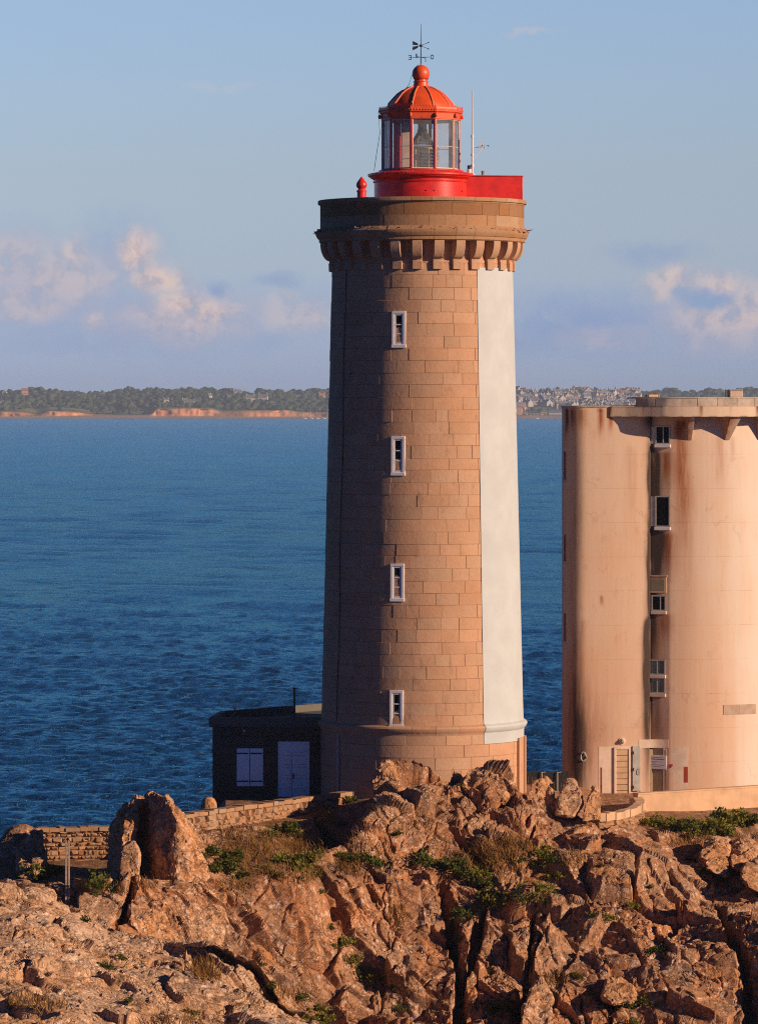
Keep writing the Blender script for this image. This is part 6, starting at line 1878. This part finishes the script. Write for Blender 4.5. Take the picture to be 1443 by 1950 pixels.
PLANT = [('bushy green coastal plant', leaf_tuft(1, 620, .62, .55, .085), M_LEAF), ('spreading green coastal plant', leaf_tuft(2, 560, .80, .30, .08), M_LEAF), ('yellow-green coastal plant', leaf_tuft(3, 620, .75, .42, .085), M_LEAF_Y), ('sparse green coastal plant', leaf_tuft(4, 260, .5, .34, .075), M_LEAF)]
PLANT = [(n_, mb.build('plant', mm, None, sharp=0, recalc=False), mm) for n_, mb, mm in PLANT]
pused = set()
spots = [(72, 1676, 1.15, 0, 'bushy green plant growing beside the wooden post'), (188, 1686, 1.0, 1, 'flat green plant on the edge of the terrace behind the wooden post'), (225, 1678, .7, 3, ''), (398, 1632, 1.0, 0, 'upright bright green plant right of the large pointed rock'), (382, 1662, .9, 0, 'round light green plant low against the large pointed rock'),
         (425, 1660, 1.1, 0, ''), (440, 1640, .9, 0, ''), (455, 1672, .9, 3, ''), (280, 1650, .7, 3, 'small plant in the dark hollow between the upright rocks'), (545, 1592, .95, 0, 'green plant under the coping of the long stone wall'), (515, 1590, .8, 1, ''), (535, 1640, 1.0, 1, ''), (565, 1650, 1.0, 2, ''), (530, 1668, .9, 3, ''), (590, 1640, .8, 2, ''),
         (500, 1655, .8, 3, ''), (600, 1670, .7, 3, ''), (610, 1700, .6, 3, ''), (690, 1638, .9, 1, ''), (722, 1648, .8, 1, ''), (655, 1640, .7, 0, ''), (648, 1575, .7, 3, ''), (660, 1530, .7, 0, 'dark plant where the long stone wall meets the rock'), (752, 1590, .6, 3, ''), (878, 1497, .5, 3, 'small plant in the black shadow hole below the lighthouse'),
         (805, 1635, .9, 1, ''), (838, 1645, .8, 1, ''), (862, 1662, 1.0, 0, ''), (890, 1668, 1.0, 1, ''), (915, 1672, .9, 2, ''), (918, 1690, .8, 0, ''), (945, 1705, .9, 1, ''), (962, 1722, .9, 2, ''), (1000, 1712, .9, 1, ''), (1022, 1700, .9, 2, ''), (1040, 1722, .7, 3, ''), (985, 1640, .8, 3, ''), (1030, 1632, 1.0, 2, ''), (1055, 1640, .8, 1, ''), (1010, 1650, .8, 3, ''),
         (1090, 1560, .5, 3, 'small plant at the foot of the triangular rock fang'), (1245, 1572, 1.05, 2, 'yellow-green clump in the corner of the curved and the plastered wall'), (1280, 1574, .9, 2, 'low yellow-green clump at the left foot of the plastered wall'), (1300, 1584, .9, 0, ''), (1330, 1590, .7, 2, ''), (1352, 1580, 1.2, 2, ''), (1378, 1562, 1.15, 0, 'large green clump rising against the plastered wall'), (1395, 1570, 1.1, 2, ''), (1370, 1592, 1.0, 0, ''), (1425, 1570, .8, 0, ''),
         (1322, 1640, .8, 3, ''), (1345, 1662, .7, 2, ''), (1060, 1672, .7, 2, ''), (1140, 1650, .5, 3, ''), (1235, 1690, .5, 3, ''), (1200, 1725, .6, 2, ''), (1130, 1745, .7, 3, ''), (1155, 1748, .6, 2, ''), (1110, 1775, .6, 3, ''), (1250, 1808, .6, 1, 'small bright green plant in the middle of the right face'), (1165, 1868, .7, 3, 'plant growing on the stubby cracked orange block'), (1195, 1920, 1.1, 1, 'spreading bright green plant below the stubby orange block'),
         (1210, 1916, .9, 1, ''), (1100, 1862, .8, 3, ''), (1120, 1895, .6, 3, ''), (880, 1745, .7, 0, 'plant inside the dark cleft'), (878, 1790, .6, 3, ''), (890, 1845, .6, 3, ''), (955, 1928, 1.1, 0, 'dark green plant near the bottom of the deep cleft'), (980, 1935, .9, 3, ''), (930, 1850, .6, 3, ''), (630, 1768, .6, 3, ''), (650, 1800, .8, 2, ''), (672, 1830, .7, 2, ''), (690, 1848, .7, 1, ''),
         (705, 1870, .7, 2, ''), (750, 1882, .5, 3, ''), (765, 1920, .6, 1, ''), (605, 1925, .8, 2, ''), (612, 1945, .7, 2, ''), (200, 1842, .5, 1, 'tiny light green tuft on the near slope'), (420, 1828, .7, 1, ''), (500, 1838, .6, 3, ''), (490, 1865, .5, 3, ''), (520, 1880, .6, 3, ''), (570, 1900, .7, 1, ''), (368, 1930, .7, 3, ''), (245, 1908, .5, 3, ''), (160, 1755, .6, 3, ''), (232, 1825, .5, 3, ''), (1205, 1945, .6, 1, ''), (1080, 1940, .6, 3, '')]
for px, py, sc, k, lab in spots:
    b, nn = hit(px, py)
    if b is None: continue
    nm, pr, mm = PLANT[k]
    o_ = pr if k not in pused else pr.copy()
    if k in pused: COL.objects.link(o_)
    pused.add(k)
    o_.location = b + Vector((0, 0, -.08)); o_.rotation_euler = (rnd.uniform(-.2, .2), rnd.uniform(-.2, .2), rnd.uniform(0, 6.28)); o_.scale = (sc * rnd.uniform(.85, 1.15), sc, sc * rnd.uniform(.8, 1.2))
    tag(o_, lab or nm + ' rooted in a crack of the rock', 'plant', 'green plants in the rock cracks')
# dry grass: nobody could count the blades
mb = MB(); q = random.Random(9)
patches = [(530, 1612, 55, 26, 330), (480, 1640, 40, 30, 240), (580, 1625, 40, 22, 220), (560, 1668, 60, 16, 160), (905, 1640, 40, 22, 420), (930, 1628, 30, 22, 300), (985, 1618, 36, 20, 340), (960, 1650, 50, 16, 200), (665, 1652, 26, 18, 200), (700, 1620, 40, 40, 120), (755, 1745, 20, 24, 140), (770, 1560, 60, 30, 90), (445, 1690, 40, 10, 90), (440, 1600, 26, 24, 110), (385, 1848, 22, 14, 150), (400, 1862, 24, 10, 90),
           (70, 1918, 60, 12, 130), (260, 1690, 40, 8, 90), (550, 1890, 50, 14, 90), (1090, 1640, 30, 16, 90), (1010, 1900, 24, 20, 90), (1060, 1868, 26, 14, 90), (1320, 1604, 40, 10, 110), (620, 1560, 20, 16, 80), (330, 1950, 60, 10, 80), (100, 1660, 24, 6, 60)]
for px, py, rx, ry, n in patches:
    for _ in range(n):
        a_, r_ = q.uniform(0, 6.28), math.sqrt(q.random()); b, nn = hit(px + rx * r_ * math.cos(a_), py + ry * r_ * math.sin(a_))
        if b is None: continue
        L = q.uniform(.16, .46); d_ = Vector((q.gauss(-.15, .45), q.gauss(-.1, .4), 1)).normalized(); sd2 = Vector((q.gauss(0, 1), q.gauss(0, .4), 0)).normalized() * .011; bend = Vector((q.gauss(-.1, .2), q.gauss(0, .2), -.06)) * L
        t_ = q.random(); p0 = b - Vector((0, 0, .04)); p1 = b + d_ * L * .6; p2 = b + d_ * L + bend
        mb.add([tuple(p0 - sd2 * 1.2), tuple(p0 + sd2 * 1.2), tuple(p1 + sd2), tuple(p2), tuple(p1 - sd2)], [(0, 1, 2, 4), (4, 2, 3)], (t_, t_, t_))
tag(mb.build('dry_grass', M_GRASS, None, sharp=0, recalc=False), 'straw coloured dry grass growing in tufts on the rock', 'grass', kind='stuff')

# ------------------------------------------------------------------ the air
HAZE_DENSITY = 6.5e-5
m = bpy.data.materials.new('sea_air'); m.use_nodes = True; m.node_tree.nodes.clear()
v = m.node_tree.nodes.new('ShaderNodeVolumePrincipled'); v.inputs['Color'].default_value = (.62, .78, 1, 1); v.inputs['Density'].default_value = HAZE_DENSITY; v.inputs['Anisotropy'].default_value = 0.0
o_ = m.node_tree.nodes.new('ShaderNodeOutputMaterial'); m.node_tree.links.new(v.outputs[0], o_.inputs['Volume'])
mb = MB(); mb.box(-2800, 2800, -80, 9800, -5, 75)
tag(mb.build('haze', m, None, sharp=0), 'thin blue sea haze', 'haze', kind='stuff')
